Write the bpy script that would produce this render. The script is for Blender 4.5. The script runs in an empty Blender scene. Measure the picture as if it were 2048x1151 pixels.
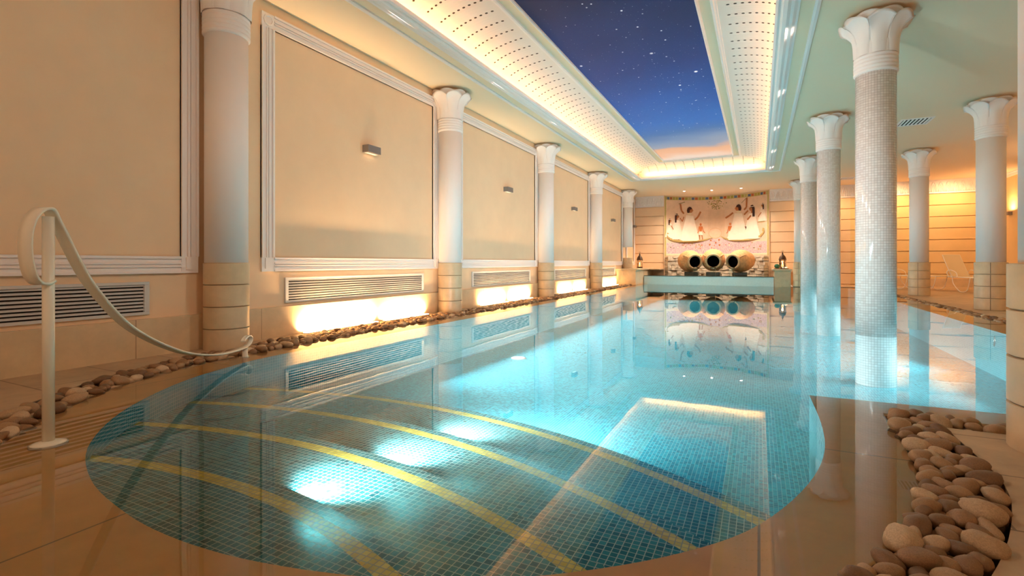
import bpy, bmesh, math, random
from mathutils import Vector, Matrix, noise
from mathutils.geometry import tessellate_polygon
random.seed(7)
PI = math.pi
S = bpy.context.scene
COL = S.collection
# ------------------------------------------------------------------ camera, world, exposure
FPX = 1000.0
cam_d = bpy.data.cameras.new('camera'); cam = bpy.data.objects.new('camera', cam_d); COL.objects.link(cam)
cam.location = (0, 0, 1.0)
cam.rotation_euler = (PI/2, 0, math.atan2(494.0, FPX))
cam_d.sensor_width = 36; cam_d.lens = 36*FPX/2048
cam_d.shift_y = -50.5/2048
cam_d.clip_start = .02
S.camera = cam
S.view_settings.view_transform = 'Standard'; S.view_settings.look = 'None'
S.view_settings.exposure = 0.85; S.view_settings.gamma = 1; S.view_settings.use_curve_mapping = False
S.cycles.max_bounces = 10; S.cycles.diffuse_bounces = 5; S.cycles.glossy_bounces = 5
S.cycles.transparent_max_bounces = 12; S.cycles.transmission_bounces = 6
S.cycles.sample_clamp_indirect = 8; S.cycles.use_denoising = True
S.cycles.caustics_reflective = False; S.cycles.caustics_refractive = False
W = bpy.data.worlds.new('world'); S.world = W; W.use_nodes = True
W.node_tree.nodes['Background'].inputs[0].default_value = (1.0, .62, .36, 1)
W.node_tree.nodes['Background'].inputs[1].default_value = .36

# ------------------------------------------------------------------ lights
def light(kind, name, loc, energy, color, rot=(0, 0, 0), **kw):
    d = bpy.data.lights.new(name, kind); o = bpy.data.objects.new(name, d); COL.objects.link(o)
    o.location = loc; o.rotation_euler = rot; d.energy = energy; d.color = color
    for k, v in kw.items(): setattr(d, k, v)
    return o
def aim(o, d):
    o.rotation_euler = Vector(d).to_track_quat('-Z', 'Y').to_euler()
COVE_C = (1.0, .50, .17)
CX = -2.04          # centre line of the ceiling recess
RXL = 8.5
YN, YF = 1.0, 20.5  # recess, near and far lip
# hidden strips behind the lip of the recess
for sx in (-1, 1):
    o = light('AREA', 'cove_strip', (CX+sx*2.40, (YN+YF)/2, 4.455), 52 if sx < 0 else 40, COVE_C, shape='RECTANGLE', size=19.0, size_y=.07)
    o.rotation_euler = Matrix(((0, 0, sx*.35), (1, 0, 0), (0, 0, 0))).to_euler()
    z = Vector((sx*.12, 0, -1)).normalized(); x = Vector((0, 1, 0)); y = z.cross(x)
    o.rotation_euler = Matrix((x, y, z)).transposed().to_euler()
o = light('AREA', 'cove_strip', (CX, YF+.15, 4.455), 15, (1, .6, .2), shape='RECTANGLE', size=4.3, size_y=.07)
z = Vector((0, .12, -1)).normalized(); x = Vector((1, 0, 0)); o.rotation_euler = Matrix((x, z.cross(x), z)).transposed().to_euler()
# recessed ceiling spots: in view over the mural, and further ones over the room
for x, y, e in ((-3.2, 25.0, 60), (-2.0, 25.2, 60), (-.74, 25.1, 60)):
    light('SPOT', 'ceiling_spot', (x, y, 4.36), e*4, (1, .80, .62), spot_size=2.3, spot_blend=.8, shadow_soft_size=.05)
for x, y, e in ((5.0, 25.2, 125), (6.9, 25.2, 110), (2.6, 25.2, 90)):   # wall washers of the terrace
    aim(light('SPOT', 'wall_washer', (x, y, 4.2), e, (1, .60, .28), spot_size=2.4, spot_blend=1, shadow_soft_size=.12), (0, .75, -1))
for y in (9, 14, 19.5, 25):                                                 # uplight of the wall lights on the terrace
    light('AREA', 'sconce_uplight', (RXL-.25, y, 2.95), 14, (1, .58, .26), rot=(PI, 0, 0), shape='RECTANGLE', size=.3, size_y=.3)
for x, y in ((6.2, 20.5), (6.2, 15.5), (6.2, 10.5)):
    aim(light('SPOT', 'terrace_downlight', (x, y, 4.38), 110, (1, .58, .26), spot_size=1.7, spot_blend=.7, shadow_soft_size=.06), (.25, .4, -1))
# added fill lights without fittings, for even light in hall and pool
def strip_light(name, loc, length, w, e, col, aimd, run, spread=1.15):
    o = light('AREA', name, loc, e, col, shape='RECTANGLE', size=length, size_y=w, spread=spread)
    z = -Vector(aimd).normalized(); x = Vector(run); o.rotation_euler = Matrix((x, z.cross(x), z)).transposed().to_euler()
for k in range(7):      # added fill spots by the recess edge, aimed across the hall, away from the near end
    y = 2.5+k*2.9
    aim(light('SPOT', 'hall_fill_spot', (.55, y, 4.27), 160 if k else 120, (1, .79, .65), spot_size=1.55, spot_blend=.7, shadow_soft_size=.25), (-1, .35, -.56))
    aim(light('SPOT', 'hall_fill_spot', (-4.62, y, 4.27), 150, (1, .84, .74), spot_size=1.55, spot_blend=.7, shadow_soft_size=.25), (1, .35, -.56))
# added fill strips under the coping edge, to light the pool evenly
strip_light('pool_fill_strip', (-4.69, 14.5, -.07), 17.5, .04, 270, (.62, .93, 1), (1, 0, -.30), (0, 1, 0), .95)
strip_light('pool_fill_strip', (3.10, 15.5, -.07), 16, .04, 140, (.62, .93, 1), (-1, 0, -.30), (0, 1, 0), .95)
# underwater lamps
POOL_C = (.55, .92, 1.0)
RISER = [(-2.02, 1.72, -.125), (-2.03, 2.37, -.185), (-2.02, 3.08, -.245), (-2.10, 3.78, -.31)]

# ------------------------------------------------------------------ material helpers
MATS = {}
class NT:
    def __init__(s, m): s.t = m.node_tree; s.n = m.node_tree.nodes; s.l = m.node_tree.links
    def new(s, ty, **kw):
        n = s.n.new(ty)
        for k, v in kw.items():
            if k.startswith('i_'):
                key = k[2:]; key = int(key) if key.isdigit() else key.replace('_', ' ')
                if isinstance(v, bpy.types.NodeSocket): s.l.new(v, n.inputs[key])
                else: n.inputs[key].default_value = v
            else: setattr(n, k, v)
        return n
def c4(c): return (c[0], c[1], c[2], 1)
def material(name, col, rough=.6, spec=.4, metal=0, noise_amt=0, nscale=5, emis=None, estr=0, bump=0, bscale=30, coat=0):
    m = bpy.data.materials.new(name); m.use_nodes = True; q = NT(m)
    p = q.n['Principled BSDF']
    p.inputs['Base Color'].default_value = c4(col); p.inputs['Roughness'].default_value = rough
    p.inputs['Metallic'].default_value = metal; p.inputs['Specular IOR Level'].default_value = spec
    p.inputs['Coat Weight'].default_value = coat; p.inputs['Coat Roughness'].default_value = .12
    if noise_amt:
        tc = q.new('ShaderNodeTexCoord')
        nz = q.new('ShaderNodeTexNoise', i_Vector=tc.outputs['Object'], i_Scale=nscale, i_Detail=6, i_Roughness=.6)
        r = q.new('ShaderNodeMapRange', i_Value=nz.outputs['Fac'], i_1=.3, i_2=.7, i_3=1-noise_amt, i_4=1+noise_amt)
        mx = q.new('ShaderNodeVectorMath', operation='SCALE', i_0=col[:3]); q.l.new(r.outputs[0], mx.inputs['Scale'])
        q.l.new(mx.outputs[0], p.inputs['Base Color'])
    if bump:
        tc = q.new('ShaderNodeTexCoord')
        nz = q.new('ShaderNodeTexNoise', i_Vector=tc.outputs['Object'], i_Scale=bscale, i_Detail=4)
        b = q.new('ShaderNodeBump', i_Strength=bump, i_Distance=.01, i_Height=nz.outputs['Fac']); q.l.new(b.outputs[0], p.inputs['Normal'])
    if emis: p.inputs['Emission Color'].default_value = c4(emis); p.inputs['Emission Strength'].default_value = estr
    return m
def tile_mat(name, ca, cb, grout, pitch, mortar, rough=.25, use_uv=True, width=None, offset=0, cc=None, spec=.5, seed_scale=1, bias=0, noise_amt=0):
    """square tiles in metres on the UV map, each tile its own tone"""
    m = bpy.data.materials.new(name); m.use_nodes = True; q = NT(m); p = q.n['Principled BSDF']
    tc = q.new('ShaderNodeTexCoord'); vec = tc.outputs['UV'] if use_uv else tc.outputs['Object']
    w = width or pitch
    br = q.new('ShaderNodeTexBrick', offset=offset, offset_frequency=2, squash=1, i_Vector=vec, i_Color1=c4(ca), i_Color2=c4(cb), i_Mortar=c4(grout),
               i_Scale=1, i_Bias=bias)
    br.inputs['Mortar Size'].default_value = mortar; br.inputs['Mortar Smooth'].default_value = .1
    br.inputs['Brick Width'].default_value = w; br.inputs['Row Height'].default_value = pitch
    col = br.outputs['Color']
    if noise_amt:
        nz = q.new('ShaderNodeTexNoise', i_Vector=vec, i_Scale=3.5, i_Detail=7, i_Roughness=.65)
        r = q.new('ShaderNodeMapRange', i_Value=nz.outputs['Fac'], i_1=.3, i_2=.7, i_3=1-noise_amt, i_4=1+noise_amt)
        mx = q.new('ShaderNodeVectorMath', operation='SCALE', i_0=col); q.l.new(r.outputs[0], mx.inputs['Scale']); col = mx.outputs[0]
    q.l.new(col, p.inputs['Base Color'])
    p.inputs['Roughness'].default_value = rough; p.inputs['Specular IOR Level'].default_value = spec
    bp = q.new('ShaderNodeBump', invert=True, i_Strength=.3, i_Distance=.002, i_Height=br.outputs['Fac']); q.l.new(bp.outputs[0], p.inputs['Normal'])
    return m
M = {}
M['wall'] = material('cream_plaster', (.84, .60, .39), .75, .2, noise_amt=.03, nscale=2)
M['wall_terrace'] = material('ochre_plaster', (.78, .55, .28), .75, .2, noise_amt=.03, nscale=2)
M['ceiling'] = material('cream_ceiling_paint', (.88, .71, .51), .8, .2)
M['white'] = material('white_plaster', (.88, .81, .78), .55, .3)
M['white_gloss'] = material('white_enamel', (.82, .76, .64), .22, .5, noise_amt=.03, nscale=6)
M['grille'] = material('painted_aluminium', (.62, .60, .58), .4, .5)
M['duct'] = material('dark_duct', (.03, .025, .02), .9, .1)
M['grey_metal'] = material('grey_lacquer', (.24, .21, .20), .45, .4, metal=.3)
M['drum'] = material('beige_limestone', (.62, .46, .29), .35, .4, noise_amt=.10, nscale=5)
M['base_stone'] = tile_mat('limestone_skirting', (.62, .46, .28), (.66, .50, .31), (.30, .20, .12), 2.0, .004, .4, width=1.45, noise_amt=.12)
M['coping'] = tile_mat('polished_limestone', (.84, .42, .14), (.86, .44, .15), (.28, .15, .07), 3.2, .005, .3, width=2.3, noise_amt=.10)
M['coping_edge'] = material('coping_edge', (.55, .36, .2), .4)
M['paving'] = tile_mat('stone_paving', (.44, .30, .18), (.49, .34, .21), (.20, .13, .08), .62, .006, .5, width=1.7, offset=.5, noise_amt=.18)
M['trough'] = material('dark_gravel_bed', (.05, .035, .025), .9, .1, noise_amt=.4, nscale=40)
M['teal'] = tile_mat('teal_glass_mosaic', (.006, .19, .26), (.02, .42, .52), (.34, .62, .60), 0.030, .0016, .2, spec=.5)
M['tread'] = tile_mat('dark_teal_step_mosaic', (.006, .10, .115), (.03, .25, .26), (.46, .56, .47), .033, .0020, .22)
M['riser'] = tile_mat('teal_riser_mosaic', (.012, .13, .16), (.03, .22, .25), (.12, .30, .32), 0.030, .0023, .2)
M['wallteal'] = tile_mat('turquoise_wall_mosaic', (.05, .40, .47), (.12, .52, .58), (.45, .72, .72), 0.030, .0023, .2)
M['paleteal'] = tile_mat('pale_aqua_mosaic', (.68, .82, .80), (.76, .88, .86), (.72, .84, .80), 0.030, .0023, .2)
M['gold'] = tile_mat('gold_mosaic', (.60, .44, .05), (.85, .66, .12), (.36, .34, .16), 0.030, .0023, .25)
M['pearl'] = tile_mat('pearl_mosaic', (.84, .74, .70), (.95, .88, .85), (.52, .45, .41), .034, .0018, .12, spec=.7)
M['terra'] = material('terracotta', (.70, .38, .17), .6, .3, noise_amt=.22, nscale=9, bump=.4, bscale=20)
M['terra_rim'] = material('terracotta_rim', (.66, .42, .22), .55, .3, noise_amt=.15, nscale=14)
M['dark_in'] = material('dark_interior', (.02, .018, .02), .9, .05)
M['iron'] = material('bronzed_iron', (.09, .05, .03), .45, .5, metal=.6)
M['candle'] = material('candle_wax', (.9, .7, .45), .5, emis=(1, .55, .2), estr=1.2)
M['flame'] = material('candle_flame', (1, .7, .3), .5, emis=(1, .62, .25), estr=14)
M['lampface'] = material('lamp_face', (1, 1, 1), .5, emis=(.85, .97, 1), estr=5)
M['warmface'] = material('warm_lamp_face', (1, .9, .7), .5, emis=(1, .74, .42), estr=9)
M['spotface'] = material('spot_lamp_face', (1, .95, .9), .5, emis=(1, .93, .82), estr=9)
M['steel'] = material('stainless_ring', (.6, .6, .6), .25, .5, metal=.9)
M['sling'] = material('white_sling_fabric', (.75, .62, .42), .8, .1)
M['tube'] = material('white_tube', (.86, .78, .66), .35, .5)
M['green_glass'] = material('green_glass', (.03, .16, .09), .1, .6)
M['wood'] = material('brown_wood', (.28, .13, .05), .5, .3, noise_amt=.2, nscale=12)
M['rubble'] = material('rough_limestone', (.60, .50, .38), .8, .2, noise_amt=.25, nscale=9, bump=.6, bscale=25)
M['dark_stone'] = material('wet_stone_and_shadow', (.06, .075, .055), .3, .5, noise_amt=.3, nscale=8)  # wet stone of the basin; on the jar blocks its darkness paints shadow

def water_mat(name, tint, rough):
    m = bpy.data.materials.new(name); m.use_nodes = True; q = NT(m); q.n.remove(q.n['Principled BSDF'])
    out = q.n['Material Output']
    tr = q.new('ShaderNodeBsdfTransparent', i_Color=c4(tint)); gl = q.new('ShaderNodeBsdfGlossy', i_Color=(1, 1, 1, 1), i_Roughness=rough)
    tc = q.new('ShaderNodeTexCoord')
    nz = q.new('ShaderNodeTexNoise', i_Vector=tc.outputs['Object'], i_Scale=2.2, i_Detail=2)
    b = q.new('ShaderNodeBump', i_Strength=.05, i_Distance=.01, i_Height=nz.outputs['Fac'])
    q.l.new(b.outputs[0], gl.inputs['Normal'])
    fr = q.new('ShaderNodeFresnel', i_IOR=1.33)
    mx = q.new('ShaderNodeMixShader', i_0=fr.outputs[0]); q.l.new(tr.outputs[0], mx.inputs[1]); q.l.new(gl.outputs[0], mx.inputs[2])
    q.l.new(mx.outputs[0], out.inputs['Surface'])
    return m
M['water'] = water_mat('pool_water', (.93, .99, 1), .012)
M['glass'] = water_mat('lantern_glass', (.98, .93, .85), .02)
M['spout'] = water_mat('falling_water', (.88, .95, .95), .1)

def pebble_mat():
    m = bpy.data.materials.new('river_pebble'); m.use_nodes = True; q = NT(m); p = q.n['Principled BSDF']
    oi = q.new('ShaderNodeObjectInfo'); ge = q.new('ShaderNodeNewGeometry')
    ad = q.new('ShaderNodeMath', operation='ADD', i_0=oi.outputs['Random'], i_1=ge.outputs['Random Per Island'])
    fr = q.new('ShaderNodeMath', operation='FRACT', i_0=ad.outputs[0])
    cr = q.new('ShaderNodeValToRGB', i_Fac=fr.outputs[0])
    e = cr.color_ramp.elements; e[0].color = (.16, .08, .035, 1); e[1].color = (.62, .45, .29, 1)
    x = e.new(.35); x.color = (.28, .15, .07, 1); x = e.new(.7); x.color = (.40, .24, .12, 1)
    tc = q.new('ShaderNodeTexCoord')
    nz = q.new('ShaderNodeTexNoise', i_Vector=tc.outputs['Object'], i_Scale=14, i_Detail=8, i_Roughness=.7)
    r = q.new('ShaderNodeMapRange', i_Value=nz.outputs['Fac'], i_1=.3, i_2=.72, i_3=.62, i_4=1.2)
    mx = q.new('ShaderNodeVectorMath', operation='SCALE', i_0=cr.outputs[0]); q.l.new(r.outputs[0], mx.inputs['Scale'])
    q.l.new(mx.outputs[0], p.inputs['Base Color']); p.inputs['Roughness'].default_value = .5
    b = q.new('ShaderNodeBump', i_Strength=.35, i_Distance=.004, i_Height=nz.outputs['Fac']); q.l.new(b.outputs[0], p.inputs['Normal'])
    return m
M['pebble'] = pebble_mat()

def star_mat():
    m = bpy.data.materials.new('printed_night_sky'); m.use_nodes = True; q = NT(m); p = q.n['Principled BSDF']
    tc = q.new('ShaderNodeTexCoord'); sp = q.new('ShaderNodeSeparateXYZ', i_0=tc.outputs['Object'])
    nz = q.new('ShaderNodeTexNoise', i_Vector=tc.outputs['Object'], i_Scale=.45, i_Detail=4)
    n2 = q.new('ShaderNodeMath', operation='MULTIPLY_ADD', i_0=nz.outputs['Fac'], i_1=2.4, i_2=-1.2)
    y = q.new('ShaderNodeMath', operation='ADD', i_0=sp.outputs['Y'], i_1=n2.outputs[0])
    yy = q.new('ShaderNodeMapRange', i_Value=y.outputs[0], i_1=6.0, i_2=19.4)
    cr = q.new('ShaderNodeValToRGB', i_Fac=yy.outputs[0]); e = cr.color_ramp.elements
    e[0].position = 0; e[0].color = (.005, .009, .028, 1); e[1].position = 1; e[1].color = (.62, .50, .42, 1)
    for pos, c in ((.10, (.008, .014, .05)), (.28, (.014, .034, .14)), (.48, (.016, .075, .28)), (.62, (.022, .12, .38)), (.70, (.05, .14, .32)), (.78, (.16, .24, .36)), (.84, (.24, .28, .34)), (.88, (.62, .34, .20)), (.94, (.66, .36, .22))):
        x = e.new(pos); x.color = c4(c)
    col = cr.outputs[0]
    for sc, th, amp, vs in ((9, .20, 1.1, 0), (3.1, .14, 1.4, 5), (24, .20, .5, 11)):
        mp = q.new('ShaderNodeMapping', i_Vector=tc.outputs['Object'], i_Location=(vs, vs*1.7, 0), i_Scale=(1, .8, 0))
        vo = q.new('ShaderNodeTexVoronoi', i_Vector=mp.outputs[0], i_Scale=sc)
        wn = q.new('ShaderNodeSeparateXYZ', i_0=vo.outputs['Color'])
        lim = q.new('ShaderNodeMath', operation='MULTIPLY', i_0=wn.outputs[0], i_1=th)
        r = q.new('ShaderNodeMapRange', i_Value=vo.outputs['Distance'], i_2=lim.outputs[0], i_3=amp, i_4=0)
        r.inputs[1].default_value = 0
        gt = q.new('ShaderNodeMath', operation='GREATER_THAN', i_0=wn.outputs[1], i_1=.45)
        ml = q.new('ShaderNodeMath', operation='MULTIPLY', i_0=r.outputs[0], i_1=gt.outputs[0], use_clamp=True)
        fade = q.new('ShaderNodeMapRange', i_Value=sp.outputs['Y'], i_1=14.5, i_2=17, i_3=1, i_4=0)
        m2 = q.new('ShaderNodeMath', operation='MULTIPLY', i_0=ml.outputs[0], i_1=fade.outputs[0])
        mx = q.new('ShaderNodeMix', data_type='RGBA'); q.l.new(m2.outputs[0], mx.inputs[0]); q.l.new(col, mx.inputs[6]); mx.inputs[7].default_value = (.95, .97, 1, 1)
        col = mx.outputs[2]
    q.l.new(col, p.inputs['Emission Color']); p.inputs['Emission Strength'].default_value = .7; p.inputs['Base Color'].default_value = (.02, .02, .025, 1); p.inputs['Roughness'].default_value = .6; p.inputs['Specular IOR Level'].default_value = .1
    return m
M['stars'] = star_mat()

def cove_mat():
    """white plaster with rows of drilled holes: u in metres along the recess, v 0..1 round the curve"""
    m = bpy.data.materials.new('perforated_plaster'); m.use_nodes = True; q = NT(m); p = q.n['Principled BSDF']
    tc = q.new('ShaderNodeTexCoord'); sp = q.new('ShaderNodeSeparateXYZ', i_0=tc.outputs['UV'])
    def mm(op, a, b=0, c=0): return q.new('ShaderNodeMath', operation=op, i_0=a, i_1=b, i_2=c).outputs[0]
    u = mm('MULTIPLY', sp.outputs[0], 1/.345); fu = mm('SUBTRACT', mm('FRACT', u), .5); du = mm('MULTIPLY', fu, .345)
    v = mm('MULTIPLY', mm('SUBTRACT', sp.outputs[1], .06), 9/.56); fv = mm('SUBTRACT', mm('FRACT', v), .5); dv = mm('MULTIPLY', fv, .083)
    d = mm('SQRT', mm('ADD', mm('MULTIPLY', du, du), mm('MULTIPLY', dv, dv)))
    hole = mm('LESS_THAN', d, .020)
    hole = mm('MULTIPLY', hole, mm('GREATER_THAN', v, 0)); hole = mm('MULTIPLY', hole, mm('LESS_THAN', v, 9))
    mx = q.new('ShaderNodeMix', data_type='RGBA'); q.l.new(hole, mx.inputs[0]); mx.inputs[6].default_value = (.84, .76, .70, 1); mx.inputs[7].default_value = (.03, .012, .005, 1)
    q.l.new(mx.outputs[2], p.inputs['Base Color']); p.inputs['Roughness'].default_value = .7
    return m
M['cove'] = cove_mat()

# ------------------------------------------------------------------ mesh helpers
class MB:
    def __init__(s): s.v = []; s.f = []; s.uv = []; s.mi = []; s.mats = []; s.sm = []
    def m(s, mat):
        if mat not in s.mats: s.mats.append(mat)
        return s.mats.index(mat)
    def face(s, vs, mat=None, uv=None, smooth=False):
        s.f.append(vs); s.uv.append(uv); s.mi.append(s.m(mat) if mat else 0); s.sm.append(smooth)
    def quad(s, pts, mat=None, uv=None, smooth=False):
        b = len(s.v); s.v += [tuple(p) for p in pts]; s.face(list(range(b, b+len(pts))), mat, uv, smooth)
    def box(s, a, b, mat=None):
        x0, y0, z0 = a; x1, y1, z1 = b
        P = [(x0, y0, z0), (x1, y0, z0), (x1, y1, z0), (x0, y1, z0), (x0, y0, z1), (x1, y0, z1), (x1, y1, z1), (x0, y1, z1)]
        k = len(s.v); s.v += P
        for q, ax in (((0, 3, 2, 1), 2), ((4, 5, 6, 7), 2), ((0, 1, 5, 4), 1), ((2, 3, 7, 6), 1), ((1, 2, 6, 5), 0), ((3, 0, 4, 7), 0)):
            uv = [(P[i][1], P[i][2]) if ax == 0 else (P[i][0], P[i][2]) if ax == 1 else (P[i][0], P[i][1]) for i in q]
            s.face([k+i for i in q], mat, uv)
    def obox(s, c, size, rz=0, mat=None, rx=0, ry=0):
        R = Matrix.Rotation(rz, 3, 'Z') @ Matrix.Rotation(ry, 3, 'Y') @ Matrix.Rotation(rx, 3, 'X'); h = [k/2 for k in size]; k = len(s.v); c = Vector(c)
        s.v += [tuple(c+R @ Vector((sx*h[0], sy*h[1], sz*h[2]))) for sz in (-1, 1) for sx, sy in ((-1, -1), (1, -1), (1, 1), (-1, 1))]
        for q in ((0, 3, 2, 1), (4, 5, 6, 7), (0, 1, 5, 4), (2, 3, 7, 6), (1, 2, 6, 5), (3, 0, 4, 7)): s.face([k+i for i in q], mat)
    def lathe(s, prof, c=(0, 0, 0), n=32, mat=None, axis=None, smooth=True, a0=0, a1=2*PI, cap=True, sharp=False):
        """prof: (radius, height); uv = arc length, height"""
        if sharp:
            for j in range(len(prof)-1): s.lathe(prof[j:j+2], c, n, mat, axis, smooth, a0, a1, False)
            return
        R = Vector((0, 0, 1)).rotation_difference(Vector(axis)).to_matrix() if axis else Matrix.Identity(3)
        c = Vector(c); k = len(s.v); full = abs(a1-a0-2*PI) < 1e-6; m = n if full else n+1
        rm = max(p[0] for p in prof)
        for r, h in prof:
            for i in range(m):
                a = a0+(a1-a0)*i/n; s.v.append(tuple(c+R @ Vector((r*math.cos(a), r*math.sin(a), h))))
        for j in range(len(prof)-1):
            for i in range(n):
                i2 = (i+1) % m; u0 = rm*(a1-a0)*i/n; u1 = rm*(a1-a0)*(i+1)/n
                s.face([k+j*m+i, k+j*m+i2, k+(j+1)*m+i2, k+(j+1)*m+i], mat, [(u0, prof[j][1]), (u1, prof[j][1]), (u1, prof[j+1][1]), (u0, prof[j+1][1])], smooth)
        if full and cap:
            for j, rev in ((0, True), (len(prof)-1, False)):
                if prof[j][0] > 1e-4:
                    q = [k+j*m+i for i in range(n)]; s.face(q[::-1] if rev else q, mat)
    def tube(s, pts, r, n=8, mat=None, closed=False, cap=True):
        pts = [Vector(p) for p in pts]; k = len(s.v); N = len(pts)
        rr = r if isinstance(r, (list, tuple)) else [r]*N
        t0 = (pts[1]-pts[0]).normalized(); up = Vector((0, 0, 1)) if abs(t0.z) < .9 else Vector((1, 0, 0)); nrm = (up-t0*up.dot(t0)).normalized()
        for i, p in enumerate(pts):
            if closed: t = (pts[(i+1) % N]-pts[i-1]).normalized()
            else: t = (pts[min(i+1, N-1)]-pts[max(i-1, 0)]).normalized()
            nrm = (nrm-t*nrm.dot(t)).normalized(); b = t.cross(nrm)
            for j in range(n):
                a = 2*PI*j/n; s.v.append(tuple(p+(nrm*math.cos(a)+b*math.sin(a))*rr[i]))
        for i in range(N if closed else N-1):
            for j in range(n):
                i2 = (i+1) % N; s.face([k+i*n+j, k+i*n+(j+1) % n, k+i2*n+(j+1) % n, k+i2*n+j], mat, None, True)
        if cap and not closed:
            s.face([k+j for j in range(n)][::-1], mat); s.face([k+(N-1)*n+j for j in range(n)], mat)
    def sweep(s, pts, prof, wax, mat=None, cap=True, closed=False):
        """profile (w,t): w along the fixed axis wax, t along the normal"""
        pts = [Vector(p) for p in pts]; wax = Vector(wax).normalized(); k = len(s.v); N = len(pts); n = len(prof)
        for i, p in enumerate(pts):
            t = (pts[min(i+1, N-1)]-pts[max(i-1, 0)]).normalized(); nn = wax.cross(t).normalized()
            for w, h in prof: s.v.append(tuple(p+wax*w+nn*h))
        for i in range(N-1):
            for j in range(n): s.face([k+i*n+j, k+i*n+(j+1) % n, k+(i+1)*n+(j+1) % n, k+(i+1)*n+j], mat, None, True)
        if cap: s.face([k+j for j in range(n)][::-1], mat); s.face([k+(N-1)*n+j for j in range(n)], mat)
    def poly(s, loops, z, mat=None, up=True, zf=None):
        """flat polygon with holes"""
        L = [[Vector((p[0], p[1], 0)) for p in l] for l in loops]; flat = [p for l in L for p in l]; k = len(s.v)
        s.v += [(p.x, p.y, z) for p in flat]
        for t in tessellate_polygon(L):
            a, b, c = (flat[i] for i in t)
            cr = (b.x-a.x)*(c.y-a.y)-(b.y-a.y)*(c.x-a.x)
            if abs(cr) < 1e-9: continue
            t = list(t) if (cr > 0) == up else list(t)[::-1]
            s.face([k+i for i in t], mat, [(flat[i].x, flat[i].y) for i in t])
    def skirt(s, loop, z0, z1, mat=None, inward=False, closed=True, smooth=False):
        d = 0; N = len(loop)
        for i in range(N if closed else N-1):
            a, b = loop[i], loop[(i+1) % N]; l = math.hypot(b[0]-a[0], b[1]-a[1])
            p = [(a[0], a[1], z0), (b[0], b[1], z0), (b[0], b[1], z1), (a[0], a[1], z1)]; uv = [(d, z0), (d+l, z0), (d+l, z1), (d, z1)]
            if inward: p = p[::-1]; uv = uv[::-1]
            s.quad(p, mat, uv, smooth); d += l
    def build(s, name, mat=None, parent=None, loc=None, weld=False, bevel=0):
        me = bpy.data.meshes.new(name); me.from_pydata(s.v, [], s.f)
        ul = me.uv_layers.new(name='UVMap'); li = 0
        for fi, f in enumerate(s.f):
            u = s.uv[fi]
            for j in range(len(f)): ul.data[li+j].uv = u[j] if u else (s.v[f[j]][0], s.v[f[j]][1])
            li += len(f)
        me.polygons.foreach_set('use_smooth', s.sm)
        if s.mats and any(s.mats):
            for mt in s.mats: me.materials.append(mt)
            me.polygons.foreach_set('material_index', s.mi)
        elif mat: me.materials.append(mat)
        if weld:
            bm = bmesh.new(); bm.from_mesh(me); bmesh.ops.remove_doubles(bm, verts=bm.verts, dist=1e-5); bmesh.ops.recalc_face_normals(bm, faces=bm.faces); bm.to_mesh(me); bm.free()
        me.update()
        o = bpy.data.objects.new(name, me); COL.objects.link(o)
        if loc: o.location = loc
        if parent: o.parent = parent
        if bevel:
            bv = o.modifiers.new('bevel', 'BEVEL'); bv.width = bevel; bv.segments = 2; bv.limit_method = 'ANGLE'
        return o
def tag(o, label, cat, group=None, kind=None):
    o['label'] = label; o['category'] = cat
    if group: o['group'] = group
    if kind: o['kind'] = kind
    return o
def struct(o, label=None):
    o['kind'] = 'structure'
    if label: o['label'] = label
    return o
def empty(name, loc, label, cat, group=None, rz=0):
    o = bpy.data.objects.new(name, None); COL.objects.link(o); o.location = loc; o.rotation_euler = (0, 0, rz); o.empty_display_size = .1
    return tag(o, label, cat, group)
def children(o, idx):
    return idx.get(o.name, [])
def copy_tree(o, loc, label, rz=None, group=None):
    kids = {}
    for ob in list(COL.objects):
        if ob.parent: kids.setdefault(ob.parent.name, []).append(ob)
    def rec(a, par):
        c = a.copy(); COL.objects.link(c)
        if par: c.parent = par
        for k in kids.get(a.name, []): rec(k, c)
        return c
    r = rec(o, None); r.location = loc; r['label'] = label
    if rz is not None: r.rotation_euler = (0, 0, rz)
    if group: r['group'] = group
    return r

def catmull(pts, n=8):
    out = []; P = [Vector(p) for p in pts]
    for i in range(len(P)-1):
        p0 = P[max(i-1, 0)]; p1 = P[i]; p2 = P[i+1]; p3 = P[min(i+2, len(P)-1)]
        for k in range(n):
            t = k/n; out.append(.5*((2*p1)+(p2-p0)*t+(2*p0-5*p1+4*p2-p3)*t*t+(3*p1-p0-3*p2+p3)*t**3))
    out.append(P[-1]); return out

# ------------------------------------------------------------------ plan shapes
CZ = 4.42
WX, BY, RX = -5.8, 26.3, 8.5
rim_l = [(-4.72, 24.0, 0), (-4.74, 16, 0), (-4.74, 8, 0), (-4.75, 5.2, 0)]
rim_c = [(-4.75, 5.2, 0), (-4.75, 4.3, 0), (-4.73, 3.6, 0), (-4.645, 3.2, 0), (-4.455, 2.66, 0), (-4.14, 2.165, 0), (-3.776, 1.768, 0), (-3.296, 1.425, 0), (-2.802, 1.225, 0), (-2.363, 1.133, 0), (-1.991, 1.101, 0), (-1.599, 1.127, 0), (-1.193, 1.222, 0), (-.87, 1.355, 0), (-.545, 1.56, 0), (-.235, 1.84, 0), (.0, 2.16, 0), (.20, 2.65, 0), (.315, 3.15, 0), (.352, 3.7, 0), (.345, 4.443, 0)]
rc = [(p.x, p.y) for p in catmull(rim_c, 5)]
POOL = [(p[0], p[1]) for p in rim_l[:-1]]+rc+[(1.5, 4.475), (3.14, 4.55), (3.14, 10), (3.18, 16.5), (3.2, 24.0)]
out_l = [(-5.06, 24.0), (-5.06, 12), (-5.06, 5.2)]
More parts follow.
